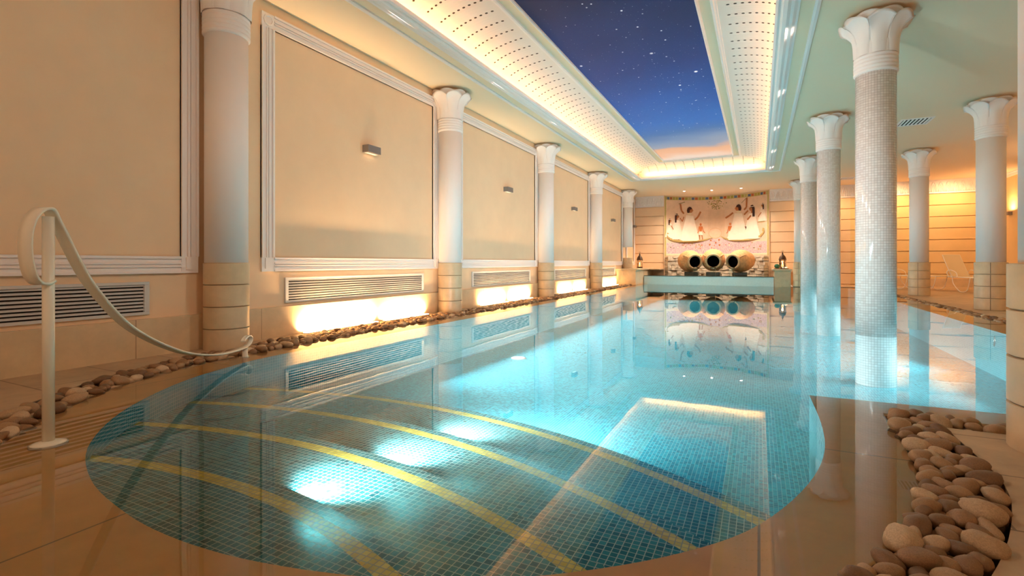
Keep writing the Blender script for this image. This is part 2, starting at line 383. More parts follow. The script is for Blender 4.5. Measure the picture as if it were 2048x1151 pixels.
out_c = [(-5.06, 5.2, 0), (-5.04, 4.2, 0), (-5.02, 3.6, 0), (-4.97, 3.1, 0), (-4.86, 2.66, 0), (-4.62, 2.15, 0), (-4.25, 1.68, 0), (-3.70, 1.17, 0), (-2.95, .72, 0), (-2.0, .50, 0), (-1.1, .62, 0), (-.42, 1.05, 0), (.0, 1.52, 0), (.26, 1.91, 0), (.416, 2.18, 0), (.595, 2.64, 0), (.70, 3.17, 0), (.738, 4.08, 0)]
oc = [(p.x, p.y) for p in catmull(out_c, 5)]
OUT = out_l[:-1]+oc+[(3.62, 4.12), (3.62, 24.0)]
# pebble channel outer sides
lw_c = [(-5.58, 5.2, 0), (-5.56, 4.4, 0), (-5.50, 3.8, 0), (-5.36, 3.0, 0), (-5.08, 2.35, 0), (-4.72, 1.8, 0), (-4.32, 1.36, 0), (-3.6, .78, 0), (-2.7, .35, 0), (-2.0, .2, 0)]
lw = [(p.x, p.y) for p in catmull(lw_c, 4)]
DECK_L = [(WX, 24.0), (WX, -1.6), (-2.0, -1.6)]+lw[::-1]+[(-5.58, 24.0)]
rw_c = [(.2, 1.35, 0), (.47, 1.75, 0), (.66, 2.09, 0), (.80, 2.39, 0), (.93, 2.75, 0), (.99, 3.05, 0), (1.0, 3.4, 0), (1.0, 3.84, 0)]
rw = [(p.x, p.y) for p in catmull(rw_c, 4)]
DECK_R = [(.2, -1.6), (RX, -1.6), (RX, BY), (3.88, BY), (3.88, 3.84)]+rw[::-1]
# steps
STEP = [(-.10, -2.41, -1.84, 3.49), (-.16, -2.61, -2.11, 4.42), (-.22, -2.82, -1.97, 4.97), (-.28, -2.95, -1.59, 5.29)]
FLOOR_Z = -.68
# ------------------------------------------------------------------ floors, pool shell
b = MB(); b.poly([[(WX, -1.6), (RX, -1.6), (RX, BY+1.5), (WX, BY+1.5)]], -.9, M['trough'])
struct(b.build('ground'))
b = MB(); b.poly([OUT, POOL[::-1]], -.014, M['coping']); b.skirt(OUT, -.8, -.014, M['coping_edge'])
struct(b.build('trim_1'), 'polished limestone coping around the pool')
b = MB(); b.poly([DECK_L], .012, M['paving']); b.skirt(DECK_L, -.6, .012, M['paving'])
struct(b.build('floor'), 'stone paving along the left wall')
b = MB(); b.poly([DECK_R], .012, M['paving']); b.skirt(DECK_R, -.6, .012, M['paving'])
struct(b.build('floor_terrace'), 'stone paving of the terrace behind the columns')
b = MB(); b.poly([[(1.28, 24.0), (3.88, 24.0), (3.88, BY), (1.28, BY)]], .012, M['paving']); b.skirt([(1.28, 24.0), (3.88, 24.0)], -.6, .012, M['paleteal'])
struct(b.build('floor_end'), 'stone paving at the far end of the pool')
# beds of the pebble channels
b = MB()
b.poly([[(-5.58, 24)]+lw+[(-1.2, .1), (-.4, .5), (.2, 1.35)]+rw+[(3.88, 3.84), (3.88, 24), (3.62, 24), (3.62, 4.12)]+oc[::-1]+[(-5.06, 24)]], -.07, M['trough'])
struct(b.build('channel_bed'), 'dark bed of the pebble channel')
# pool floor, walls
b = MB(); b.poly([POOL], FLOOR_Z, M['teal']); struct(b.build('pool_floor'), 'turquoise mosaic pool floor')
b = MB(); b.skirt(POOL, FLOOR_Z-.1, -.014, M['wallteal']); struct(b.build('pool_wall'), 'turquoise mosaic pool side')
# steps: slabs with a curved gold-lined nosing
def arc(cx, cy, r, x0, x1, n=60):
    a0 = math.acos(max(-1, min(1, (x0-cx)/r))); a1 = math.acos(max(-1, min(1, (x1-cx)/r)))
    return [(cx+r*math.cos(a0+(a1-a0)*i/n), cy+r*math.sin(a0+(a1-a0)*i/n)) for i in range(n+1)]
step_objs = []
for i, (z, cx, cy, r) in enumerate(STEP):
    b = MB(); x0, x1 = -5.0, .6
    if i == 0: x0, x1 = -5.0, .3
    nose = .07; band = .075
    l_out = arc(cx, cy, r+nose, x0, x1); l_b1 = arc(cx, cy, r, x0, x1); l_b0 = arc(cx, cy, r-band, x0, x1)
    yb = .95
    b.poly([[(x0, yb), (x1, yb)]+l_b0[::-1]], z, M['tread'])
    for A, B, mt in ((l_b0, l_b1, M['gold']), (l_b1, l_out, M['tread'])):
        for k in range(len(A)-1):
            p = [A[k], A[k+1], B[k+1], B[k]]
            b.quad([(x, y, z) for x, y in p][::-1], mt, [(x, y) for x, y in p][::-1])
    b.skirt(l_out, FLOOR_Z-.05, z, M['riser'], inward=True, closed=False)
    struct(b.build('pool_step'), 'mosaic pool step with a gold line')
# water
b = MB(); b.poly([OUT], 0.0, M['water']); w = b.build('pool_water'); struct(w, 'clear still pool water')

# ------------------------------------------------------------------ shell: walls and ceiling
b = MB(); b.box((WX-.2, -1.6, -.6), (WX, BY+1.6, CZ), M['wall']); struct(b.build('wall_left'))
b = MB(); b.box((RX, -1.6, -.6), (RX+.2, BY, CZ), M['wall_terrace']); struct(b.build('wall_right'))
# back wall: horizontal courses with sunk joints
NCX, NCY, NR = -1.95, 24.47, 2.98          # niche circle
NA = math.radians(53.3)
nx0, nx1 = NCX-NR*math.sin(NA), NCX+NR*math.sin(NA)
def courses(x0, x1, mat, name):
    b = MB(); zt = 3.87; z = zt
    b.box((x0, BY, 3.87), (x1, BY+.25, CZ), mat)
    while z > .02:
        z0 = max(0.0, z-.475); b.box((x0, BY, z0), (x1, BY+.25, z-.03), mat); b.box((x0, BY+.06, z-.03), (x1, BY+.25, z), mat); z = z0
    return struct(b.build(name))
courses(WX, nx0, M['wall'], 'wall_back')
courses(nx1, 3.6, M['wall'], 'wall_back.001')
courses(3.6, RX, M['wall_terrace'], 'wall_back.002')
# curved niche wall behind the mural
b = MB(); n = 40
pts = [(NCX+NR*math.sin(-NA+2*NA*i/n), NCY+NR*math.cos(-NA+2*NA*i/n)) for i in range(n+1)]
b.skirt(pts, 0, CZ, M['wall'], closed=False, smooth=True)
struct(b.build('wall_niche'))
# ceiling with opening
LX0, LX1 = CX-2.24, CX+2.24
b = MB()
oa = [(WX-.2, -1.6), (RX+.2, -1.6), (RX+.2, BY+1.6), (WX-.2, BY+1.6)]
hole = [(LX0, YN), (LX1, YN), (LX1, YF), (LX0, YF)]
b.poly([oa, hole[::-1]], CZ, M['ceiling'], up=False)
struct(b.build('ceiling'))
# sky panel and its frame
SX = 1.19; SY1 = YF-1.05; SY0 = YN+1.05; SZ = 4.86
b = MB(); b.quad([(CX-SX, SY0, SZ), (CX-SX, SY1, SZ), (CX+SX, SY1, SZ), (CX+SX, SY0, SZ)], M['stars'])
sky = tag(b.build('night_sky_panel'), 'printed starry night sky panel set in the ceiling recess', 'ceiling panel')
def rect_ring(b, x, y0, y1, prof, mat, closed_prof=True, smooth=False, uvfn=None):
    """profile (d outward from the rectangle CX+-x, y0..y1 ; z) swept round a mitred rectangle"""
    k = len(b.v)
    for sx, sy in ((-1, 0), (1, 0), (1, 1), (-1, 1)):
        for d, z in prof: b.v.append((CX+sx*(x+d), (y1+d) if sy else (y0-d), z))
    n = len(prof)
    for c in range(4):
        c2 = (c+1) % 4
        for j in range(n-1): b.face([k+c*n+j, k+c2*n+j, k+c2*n+j+1, k+c*n+j+1], mat, None, smooth)
b = MB()
rect_ring(b, SX, SY0, SY1, [(0, 4.90), (0, 4.83), (.02, 4.815), (.04, 4.83), (.05, 4.845)], M['white'])
rect_ring(b, SX, SY0, SY1, [(.05, 4.845), (.20, 4.845)], M['ceiling'])
rect_ring(b, SX, SY0, SY1, [(.20, 4.845), (.21, 4.82), (.24, 4.815), (.26, 4.83), (.28, 4.83), (.29, 4.85)], M['white'])
struct(b.build('trim_2', weld=True), 'frame of the night sky panel')
# fluted cove: from frame edge (x=SX+.29) down to behind the lip
CA, CB = 1.06, .42
def cove_pt(t, off=0):
    a = t*PI/2; return (SX+.28+(CA-off)*math.sin(a), 4.43+(CB-off)*math.cos(a))
def cove_side(name, axis, sgn):
    b = MB(); nv = 20
    half_x = SX; y0, y1 = SY0, SY1
    if axis == 'y': L0, L1 = y0-1.2, y1+1.2
    else: L0, L1 = CX-half_x-1.2, CX+half_x+1.2
    nu = int((L1-L0)/.0216)
    for iu in range(nu+1):
        u = L0+(L1-L0)*iu/nu
        ph = (u/.345) % 1.0
        e = min(ph, 1-ph)       # 0 between the hole columns
        rd = 0
        if abs(ph-.5) > .11: rd = .011*abs(math.sin(PI*(abs(ph-.5)-.11)/.39*2.0))
        for iv in range(nv+1):
            t = iv/nv
            off = rd if .05 < t < .64 else 0
            d, z = cove_pt(t, off)
            # mitre: clamp the run to the diagonal of the corner
            e_ = d-SX
            if axis == 'y':
                uu = max(y0-e_, min(y1+e_, u)); b.v.append((CX+sgn*d, uu, z))
            else:
                uu = max(CX-d, min(CX+d, u)); b.v.append((uu, (y1+e_) if sgn > 0 else (y0-e_), z))
    for iu in range(nu):
        for iv in range(nv):
            q = [iu*(nv+1)+iv, (iu+1)*(nv+1)+iv, (iu+1)*(nv+1)+iv+1, iu*(nv+1)+iv+1]
            uvs = []
            for i in q:
                v = b.v[i]; uvs.append(((v[1] if axis == 'y' else v[0]), (i % (nv+1))/nv))
            b.face(q, M['cove'], uvs, True)
    return struct(b.build(name), 'curved fluted ceiling cove with rows of round holes')
cove_side('cove_left', 'y', -1); cove_side('cove_right', 'y', 1); cove_side('cove_end', 'x', 1); cove_side('cove_near', 'x', -1)
# ledge that hides the strips and mouldings on its underside
b = MB()
lp = LX1-CX
rect_ring(b, lp, YN, YF, [(.36, 4.425), (.06, 4.425), (.06, 4.45), (0, 4.45), (0, 4.395), (.03, 4.38), (.06, 4.39), (.09, 4.365), (.14, 4.355), (.18, 4.375), (.22, 4.375), (.26, 4.40), (.29, 4.405), (.29, 4.425)], M['white'])
rect_ring(b, lp, YN, YF, [(.46, 4.425), (.46, 4.395), (.49, 4.385), (.53, 4.395), (.53, 4.425)], M['white'])
struct(b.build('trim_3', weld=True), 'white moulding around the ceiling recess')

# ------------------------------------------------------------------ left wall: skirting, panel mouldings, grilles, sconces, floor lights
b = MB(); b.box((WX, -1.6, .0), (WX+.05, 22.3, .41), M['base_stone']); struct(b.build('baseboard_left', bevel=.004), 'beige limestone skirting')
WB = [-1.25, 3.75, 8.45, 13.5, 18.5, 23.6]          # column positions along the wall
def panel_frame(i, y0, y1):
    b = MB(); z0, z1 = .885, 4.27; w = .185; X = WX
    mt = M['white']
    def strip(a0, a1, c0, c1, vert):
        # flat board with raised beads, (a) across (c) along
        for lo, hi, h in ((0, 1, .022), (0, .12, .042), (.86, 1, .045), (.36, .44, .042), (.54, .64, .042)):
            p0 = a0+(a1-a0)*lo; p1 = a0+(a1-a0)*hi
            if vert: b.box((X, p0, c0), (X+h, p1, c1), mt)
            else: b.box((X, c0, p0), (X+h, c1, p1), mt)
    strip(y0, y0+w, z0+w, z1-w, True); strip(y1-w, y1, z0+w, z1-w, True)
    strip(z0, z0+w, y0+w, y1-w, False); strip(z1-w, z1, y0+w, y1-w, False)
    for ya in (y0, y1-w):
        b.box((X, ya, z0), (X+.03, ya+w, z0+w), mt); b.box((X, ya+w*.25, z0+w*.2), (X+.045, ya+w*.75, z0+w*.95), mt)
        b.box((X, ya, z1-w), (X+.03, ya+w, z1), mt)
        b.lathe([(.075, 0), (.075, .045), (.055, .05), (.05, .038), (0, .038)], (X, ya+w/2, z1-w/2), 8, mt, axis=(1, 0, 0), smooth=False)
    return struct(b.build('trim_%d' % (3+i)), 'white plaster panel moulding on the left wall')
def grille(y0, y1, label):
    z0, z1 = .455, .80; t = empty('wall_grille', (WX, (y0+y1)/2, z0), label, 'grille', 'ventilation grilles along the left wall')
    cy = (y0+y1)/2; h = (y1-y0)/2; H = z1-z0
    b = MB()
    for a, c in (((0, -h, 0), (.03, h, .03)), ((0, -h, H-.03), (.03, h, H)), ((0, -h, .03), (.03, -h+.05, H-.03)), ((0, h-.05, .03), (.03, h, H-.03))): b.box(a, c)
    b.build('frame', M['grille'], t, bevel=.003)
    b = MB(); b.box((.001, -h+.05, .03), (.004, h-.05, H-.03)); b.build('duct', M['duct'], t)
    b = MB()
    for k in range(8):
        z = .05+k*(H-.095)/7
        b.quad([(.008, -h+.05, z+.012), (.027, -h+.05, z-.004), (.027, h-.05, z-.004), (.008, h-.05, z+.012)][::-1])
        b.quad([(.027, -h+.05, z-.004), (.027, -h+.05, z), (.027, h-.05, z), (.027, h-.05, z-.004)][::-1])
        b.quad([(.008, -h+.05, z+.016), (.027, -h+.05, z), (.027, h-.05, z), (.008, h-.05, z+.016)])
    b.build('slats', M['grille'], t)
    return t
def sconce(y, label, x=WX, s=1):
    t = empty('wall_sconce', (x, y, 2.80), label, 'wall light', 'box wall lights')
    b = MB(); b.box((0 if s > 0 else -.13, -.15, 0), (.13 if s > 0 else 0, .15, .12))
    b.build('housing', M['grey_metal'], t, bevel=.004)
    b = MB(); xa, xb = (.02, .09) if s > 0 else (-.09, -.02)
    b.box((xa, -.12, -.004), (xb, .12, .0)); b.build('diffuser', M['white'], t)
    return t
bays = [('before the nearest wall column', 0), ('between the first and second wall columns', 1), ('between the second and third wall columns', 2), ('between the third and fourth wall columns', 3), ('beside the far left bench', 4)]
for i in range(5):
    a, c = WB[i], WB[i+1]
    y0 = a+.60; y1 = c-.20 if i == 0 else c-.12
    if i == 1: y1 = 8.36
    if i >= 1: y0 = a+.62
    panel_frame(i+1, y0, y1)
    if i == 0: grille(-1.2, 3.04, 'long white louvred grille crossed by the handrail in front')
    elif i < 5:
        g0 = {1: 4.73, 2: 9.68, 3: 14.72, 4: 19.72}[i]; g1 = {1: 7.86, 2: 12.86, 3: 17.9, 4: 22.1}[i]
        grille(g0, g1, 'louvred wall grille %s' % bays[i][0])
panel_frame(6, 24.2, 26.0)
for i, y in enumerate((6.38, 11.4, 16.5, 21.65, 25.85)):
    sconce(y, ['largest grey box wall light, above the first glowing grille bay', 'grey box wall light between the second and third wall columns', 'grey box wall light between the third and fourth wall columns', 'small grey box wall light in the bay before the bench', 'smallest grey box wall light, above the left bench lantern'][i])
sconce(25.2, 'grey box wall light on the ochre wall of the terrace', x=RX, s=-1)
# linear floor lights against the skirting
for i, (a, c) in enumerate(((4.95, 6.45), (6.6, 7.85), (9.9, 11.25), (11.4, 12.75), (14.9, 16.25), (16.4, 17.75), (19.9, 21.1), (21.2, 22.2))):
    bay = ['first', 'first', 'second', 'second', 'third', 'third', 'last', 'last'][i]; hf = ['nearer', 'farther'][i % 2]
    t = empty('floor_light', (-5.67, (a+c)/2, .012), 'glowing strip light in the floor, %s one under the %s grille beyond the near column' % (hf, bay), 'floor light', 'strip floor lights below the grilles')
    h = (c-a)/2
    b = MB(); b.box((-.05, -h, 0), (.05, h, .012)); b.build('frame', M['steel'], t)
    b = MB(); b.box((-.035, -h+.02, .012), (.035, h-.02, .02)); b.build('diffuser', M['warmface'], t)
    e = 60 if i == 0 else 36
    o = light('AREA', 'floor_strip', (-5.665, (a+c)/2, .045), e*(c-a), (1, .62, .28), shape='RECTANGLE', size=2*h-.06, size_y=.05, spread=2.0)
    z = Vector((.9, 0, -1)).normalized(); x = Vector((0, 1, 0)); o.rotation_euler = Matrix((x, z.cross(x), z)).transposed().to_euler()

# ------------------------------------------------------------------ columns
def capital_mesh():
    b = MB(); z0, z1 = 3.84, 4.385
    core = [(.235, z0), (.238, z0+.25), (.26, z0+.38), (.30, z0+.47), (.33, z0+.50), (.0, z0+.50)]
    b.lathe(core, n=32)
    def petal(ang, half, r0, flare, H, tip, thick=.012):
        nu, nv = 10, 14; k = len(b.v)
        for side in (0, 1):
            for iv in range(nv+1):
                h = iv/nv
                for iu in range(nu+1):
                    a = -1+2*iu/nu
                    hm = H*(1-tip*abs(a)**2.2)
                    z = z0+hm*h; r = r0+.018*(1-a*a)+flare*h**4+.012*h-side*thick
                    if h > .92: z -= (h-.92)*.35*H*(1)
                    th = ang+a*half*(1+.04*h)
                    b.v.append((r*math.cos(th), r*math.sin(th), z))
        m = (nu+1)*(nv+1)
        for iv in range(nv):
            for iu in range(nu):
                q = [iv*(nu+1)+iu, iv*(nu+1)+iu+1, (iv+1)*(nu+1)+iu+1, (iv+1)*(nu+1)+iu]
                b.face([k+i for i in q], None, None, True); b.face([k+m+i for i in q[::-1]], None, None, True)
        for iu in range(nu):
            q0 = k+nv*(nu+1)+iu; b.face([q0, q0+1, q0+1+m, q0+m], None)
        for iv in range(nv):
            for e in (0, nu):
                q0 = k+iv*(nu+1)+e; q = [q0, q0+nu+1, q0+nu+1+m, q0+m]; b.face(q if e == 0 else q[::-1], None)
    for i in range(8): petal(i*PI/4+PI/8, PI/8*.98, .232, .125, .555, .06)
    for i in range(8): petal(i*PI/4, PI/8*1.0, .243, .165, .50, .16)
    return b
def ring_prof(r=.245):
    p = [(r-.02, 3.59)]
    for k in range(5):
        z = 3.60+k*.05; p += [(r+.002, z), (r+.014, z+.012), (r+.014, z+.034), (r+.002, z+.047)]
    p.append((r-.02, 3.85)); return p
cap_mesh_obj = None
def column(x, y, label, kind, group, base_z=0):
    """kind: drums = limestone drums under a plastered shaft, mosaic = tiled shaft standing in the water"""
    global cap_mesh_obj
    t = empty('column', (x, y, 0), label, 'column', group)
    r = .225 if kind == 'wall' else .235
    if kind == 'mosaic':
        b = MB(); b.lathe([(r, FLOOR_Z), (r, 3.6)], n=48); b.build('shaft', M['pearl'], t)
    else:
        b = MB(); b.lathe([(r, base_z+1.0), (r, 3.6)], n=48); b.build('shaft', M['white'], t)
        rd = r+.012 if kind == 'wall' else r+.03
        if kind == 'near': rd = .28
        for k in range(4):
            z = base_z+k*.25
            if z > 1.2: break
            b = MB(); b.lathe([(rd-.012, z+.001), (rd-.012, z+.004), (rd, z+.008), (rd, z+.243), (rd-.012, z+.247), (.02, z+.249)], n=48, sharp=True)
            if kind in ('terrace',):
                for a in (-.35, -1.9, 1.2, 2.8): b.obox(((rd)*math.cos(a), rd*math.sin(a), z+.125), (.003, .006, .235), a, M['duct'])
                for q in range(len(b.mi)):
                    pass
                b.mats = [M['drum'], M['duct']]; b.mi = [1 if (len(b.f)-q) <= 24 else 0 for q in range(len(b.f))]
            b.build('base_drum', M['drum'], t)
    b = MB(); b.lathe(ring_prof(r+.008), n=48); b.build('neck_ring', M['white'], t)
    if cap_mesh_obj is None:
        cap_mesh_obj = capital_mesh().build('capital', M['white'], t)
    else:
        c = cap_mesh_obj.copy(); COL.objects.link(c); c.parent = t
    b = MB(); b.lathe([(.27, 4.335), (.27, CZ)], n=32); b.build('abacus', M['ceiling'], t)
    return t
lab = ['white wall column on limestone drums, nearest to the handrail', 'white wall column between the first two lit wall grilles', 'third white wall column from the handrail, beyond the second lit grille', 'fourth white wall column from the handrail, before the bench bay', 'short white wall column standing on the left bench']
for i, (x, y) in enumerate(((-5.56, 3.75), (-5.56, 8.45), (-5.56, 13.5), (-5.56, 18.5), (-5.56, 23.6))):
    column(x, y, lab[i], 'wall', 'round columns along the left wall', base_z=.735 if i == 4 else 0)
for (x, y), l in zip(((1.45, 8.45), (1.45, 13.7), (1.45, 18.8)), ('largest pearl mosaic column rising out of the pool water', 'second pearl mosaic column in the pool, behind the largest one', 'farthest of the three pearl mosaic columns standing in the pool')):
    column(x, y, l, 'mosaic', 'mosaic columns standing in the pool')
column(1.54, 23.9, 'white column on limestone drums at the far pool end, by the right lantern', 'terrace', None, base_z=.012)
column(4.36, 13.85, 'white terrace column on tiled drums in front of the sun loungers', 'terrace', 'columns along the terrace', base_z=.012)
column(4.36, 19.1, 'smaller white terrace column on tiled drums between two loungers', 'terrace', 'columns along the terrace', base_z=.012)
column(1.49, 3.6, 'huge column cut by the picture edge, on limestone drums beside the big pebbles', 'near', None, base_z=.0)

# ------------------------------------------------------------------ frieze of leaves on the back walls
def frieze(x0, x1, name):
    b = MB(); y = BY
    b.box((x0, y-.03, 3.86), (x1, y, 3.90)); b.box((x0, y-.045, 4.37), (x1, y, CZ-.001)); b.box((x0, y-.015, 3.90), (x1, y, 4.37))
    n = max(1, round((x1-x0)/.24)); w = (x1-x0)/n
    for i in range(n):
        xc = x0+w*(i+.5)
        for rr, hh in ((w*.46, .40), (w*.27, .27)):
            pts = [(xc-rr*math.cos(a)*(1-.25*math.sin(a)), y-.02, 3.93+hh*math.sin(a)) for a in [PI*k/8 for k in range(9)]]
            b.tube(pts, .022, 6)
        b.tube([(xc, y-.02, 3.92), (xc, y-.022, 4.15)], .018, 6)
    return struct(b.build(name, M['white']), 'plaster frieze of leaves')
frieze(WX, nx0-.0, 'trim_11'); frieze(nx1, RX, 'trim_12')
b = MB(); b.box((RX-.05, -1.6, 4.36), (RX, BY-.05, CZ-.001)); b.box((RX-.03, -1.6, 4.25), (RX, BY-.05, 4.36)); struct(b.build('trim_13', M['white']), 'cornice of the terrace wall')
b = MB(); b.box((RX-.04, -1.6, .012), (RX, BY-.04, .35)); b.box((3.9, BY-.04, .012), (RX-.04, BY, .35)); struct(b.build('baseboard_terrace', M['drum']))

# ------------------------------------------------------------------ fountain: basin, benches, stone wall, mural, jars
def on_arc(deg, r=NR): a = math.radians(deg); return (NCX+r*math.sin(a), NCY+r*math.cos(a))
bx0, bx1, by0 = -4.88, .56, 24.0
b = MB()
b.box((bx0, by0, FLOOR_Z), (bx1, by0+.12, .375), M['paleteal'])
struct(b.build('basin_wall'), 'pale aqua mosaic front of the fountain basin')
b = MB(); b.box((bx0-.0, by0-.03, .375), (bx1+.02, by0+.22, .40), M['dark_stone']); struct(b.build('trim_14'), 'thin stone rim of the fountain basin')
apts = [on_arc(-53.3+106.6*i/30, NR-.01) for i in range(31)]
b = MB(); b.poly([[(bx0, by0+.1), (bx1, by0+.1)]+apts[::-1]], .15, M['dark_stone']); struct(b.build('basin_floor'))
b = MB(); b.poly([[(bx0, by0+.2), (bx1, by0+.2)]+apts[::-1]], .392, M['water']); struct(b.build('basin_water'), 'shallow water in the fountain basin')
# benches
b = MB(); b.box((WX+.01, 22.35, .0), (bx0-.03, BY-.01, .66), M['drum']); t = b.build('stone_bench', bevel=.01)
tag(t, 'beige stone bench in the far left corner carrying a lantern', 'bench')
b = MB(); b.box((WX+.005, 22.28, .66), (bx0+.03, BY-.01, .735), M['drum']); b.build('bench_top', M['drum'], t, bevel=.008)
b = MB(); b.box((bx0+.03, 25.0, .66), (nx0+.0, BY-.01, .70), M['drum']); b.build('bench_return', M['drum'], t)
b = MB(); b.box((bx1+.03, 24.01, -.4), (1.20, BY-.01, .66), M['drum']); t = b.build('stone_pedestal', bevel=.01)
tag(t, 'beige stone pedestal right of the fountain carrying lantern and tray', 'pedestal')
b = MB(); b.box((bx1-.03, 23.94, .66), (1.235, BY-.01, .735), M['drum']); b.build('pedestal_top', M['drum'], t, bevel=.008)
# dry stone wall following the niche
b = MB(); random.seed(3); th = 2.55; 
z = .16
while z < 1.30:
    h = random.choice((.10, .14, .17, .2)); h = min(h, 1.33-z)
    if h < .05: break
    s = -52.6
    while s < 52.6:
        wdeg = random.uniform(3.5, 9.5); e = min(52.6, s+wdeg); c = (s+e)/2; L = math.radians(e-s)*(NR-.12)
        x, y = on_arc(c, NR-.13+random.uniform(-.03, .03)); k = len(b.v)
        b.obox((x, y, z+h/2), (max(.04, L-.012), .26+random.uniform(-.03, .03), h-.014), -math.radians(c), M['rubble'], rx=random.uniform(-.04, .04), ry=random.uniform(-.07, .07))
        for i in range(k, len(b.v)):
            v = b.v[i]; b.v[i] = (v[0]+random.uniform(-.012, .012), v[1]+random.uniform(-.02, .02), v[2]+random.uniform(-.01, .01))
        s = e
    z += h
struct(b.build('wall_stone', bevel=.012), 'rough dry stone wall below the mural')

# mural: painted panel on the curved wall (a plain generic river scene)
ML, MR_, MB0, MT = -52.6, 52.6, 1.34, 4.38
mur = empty('mural', (NCX, NCY+NR, MB0), 'painted mural of robed figures in boats above the three jars', 'mural')
MO = Vector((NCX, NCY+NR, MB0))
def mat_flat(n, c, r=.7, na=.0, ns=6): return material(n, c, r, .2, noise_amt=na, nscale=ns)
pm = dict(bg=mat_flat('mural_ground', (.74, .53, .38), na=.10, ns=3), robe=mat_flat('mural_robe', (.86, .74, .62), na=.05), hair=mat_flat('mural_hair', (.05, .018, .015)),
          skin=mat_flat('mural_skin', (.44, .16, .06)), red=mat_flat('mural_red', (.62, .19, .06)), boat=mat_flat('mural_boat', (.45, .32, .12), na=.15, ns=9), reed=mat_flat('mural_reed', (.70, .45, .28)),
          leaf=mat_flat('mural_leaf', (.22, .19, .07)), gold=mat_flat('mural_gold', (.52, .42, .16), na=.12, ns=10), blue=mat_flat('mural_blue', (.13, .17, .27)), brick=mat_flat('mural_brick', (.50, .13, .05)), olive=mat_flat('mural_olive', (.42, .34, .08)), pale=mat_flat('mural_pale', (.78, .66, .46)))
def water_band():
    m = bpy.data.materials.new('mural_water'); m.use_nodes = True; q = NT(m); p = q.n['Principled BSDF']
    tc = q.new('ShaderNodeTexCoord'); nz = q.new('ShaderNodeTexNoise', i_Vector=tc.outputs['Object'], i_Scale=22, i_Detail=3)
    n2 = q.new('ShaderNodeTexNoise', i_Vector=tc.outputs['Object'], i_Scale=1.2)
    cr = q.new('ShaderNodeValToRGB', i_Fac=nz.outputs['Fac']); e = cr.color_ramp.elements; e[0].position = .42; e[0].color = (.26, .24, .36, 1); e[1].position = .56; e[1].color = (.74, .58, .54, 1)
    mx = q.new('ShaderNodeMix', data_type='RGBA'); q.l.new(n2.outputs['Fac'], mx.inputs[0]); q.l.new(cr.outputs[0], mx.inputs[6]); mx.inputs[7].default_value = (.66, .42, .42, 1)
    q.l.new(mx.outputs[2], p.inputs['Base Color']); p.inputs['Roughness'].default_value = .7
    return m
pm['water'] = water_band()
class Mural(MB):
    def P(s, a, z, lay): x, y = on_arc(a, NR-.012-.004*lay); s.v.append((x-MO.x, y-MO.y, z-MO.z)); return len(s.v)-1
    def strip(s, a0, a1, z0, z1, mat, lay, n=None):
        n = n or max(1, int(abs(a1-a0)/3)); lo = [s.P(a0+(a1-a0)*i/n, z0, lay) for i in range(n+1)]; hi = [s.P(a0+(a1-a0)*i/n, z1, lay) for i in range(n+1)]
        for i in range(n): s.face([lo[i], lo[i+1], hi[i+1], hi[i]], mat)
    def shape(s, pts, mat, lay):
        c = s.P(sum(p[0] for p in pts)/len(pts), sum(p[1] for p in pts)/len(pts), lay); q = [s.P(a, z, lay) for a, z in pts]
        for i in range(len(q)): s.face([c, q[i], q[(i+1) % len(q)]], mat)
    def poly2(s, pts, mat, lay):
        L = [[Vector((a*.05, z, 0)) for a, z in pts]]; q = [s.P(a, z, lay) for a, z in pts]
        for t in tessellate_polygon(L): s.face([q[i] for i in t], mat)
    def blob(s, a, z, ra, rz, mat, lay, n=14): s.shape([(a+ra*math.cos(2*PI*i/n), z+rz*math.sin(2*PI*i/n)) for i in range(n)], mat, lay)
    def line(s, pts, w, mat, lay):
        for (a0, z0), (a1, z1) in zip(pts, pts[1:]):
            dx, dz = (a1-a0)*.052, z1-z0; l = math.hypot(dx, dz) or 1; nx, nz = -dz/l*w/2, dx/l*w/2
            s.shape([(a0+nx/.052, z0+nz), (a1+nx/.052, z1+nz), (a1-nx/.052, z1-nz), (a0-nx/.052, z0-nz)], mat, lay)
g = Mural(); g.strip(ML, MR_, MB0, MT, pm['bg'], 0, 40); g.build('painted_panel', None, mur)
g = Mural(); g.strip(ML+2.3, MR_-2.3, MB0+.12, 2.03, pm['water'], 1, 36)
for k in range(-26, 26): g.strip(k, k+1, 2.03, 2.03+.27*math.exp(-((k+.5)/11.0)**2), pm['water'], 1, 1)
random.seed(5)
for k in range(46):
    a = random.uniform(-48, 48); z_ = random.uniform(1.62, 1.98); g.blob(a, z_, random.uniform(.4, 1.1), random.uniform(.012, .035), pm[random.choice(('red', 'leaf', 'boat', 'skin', 'pale'))], 2, 8)
for k, (a, z_) in enumerate(((-5, 2.14), (-.5, 2.02), (2.5, 2.16), (-6, 1.92), (3, 1.9))): g.blob(a, z_, .8, .05, pm['skin'], 2)
g.build('painted_water', None, mur)
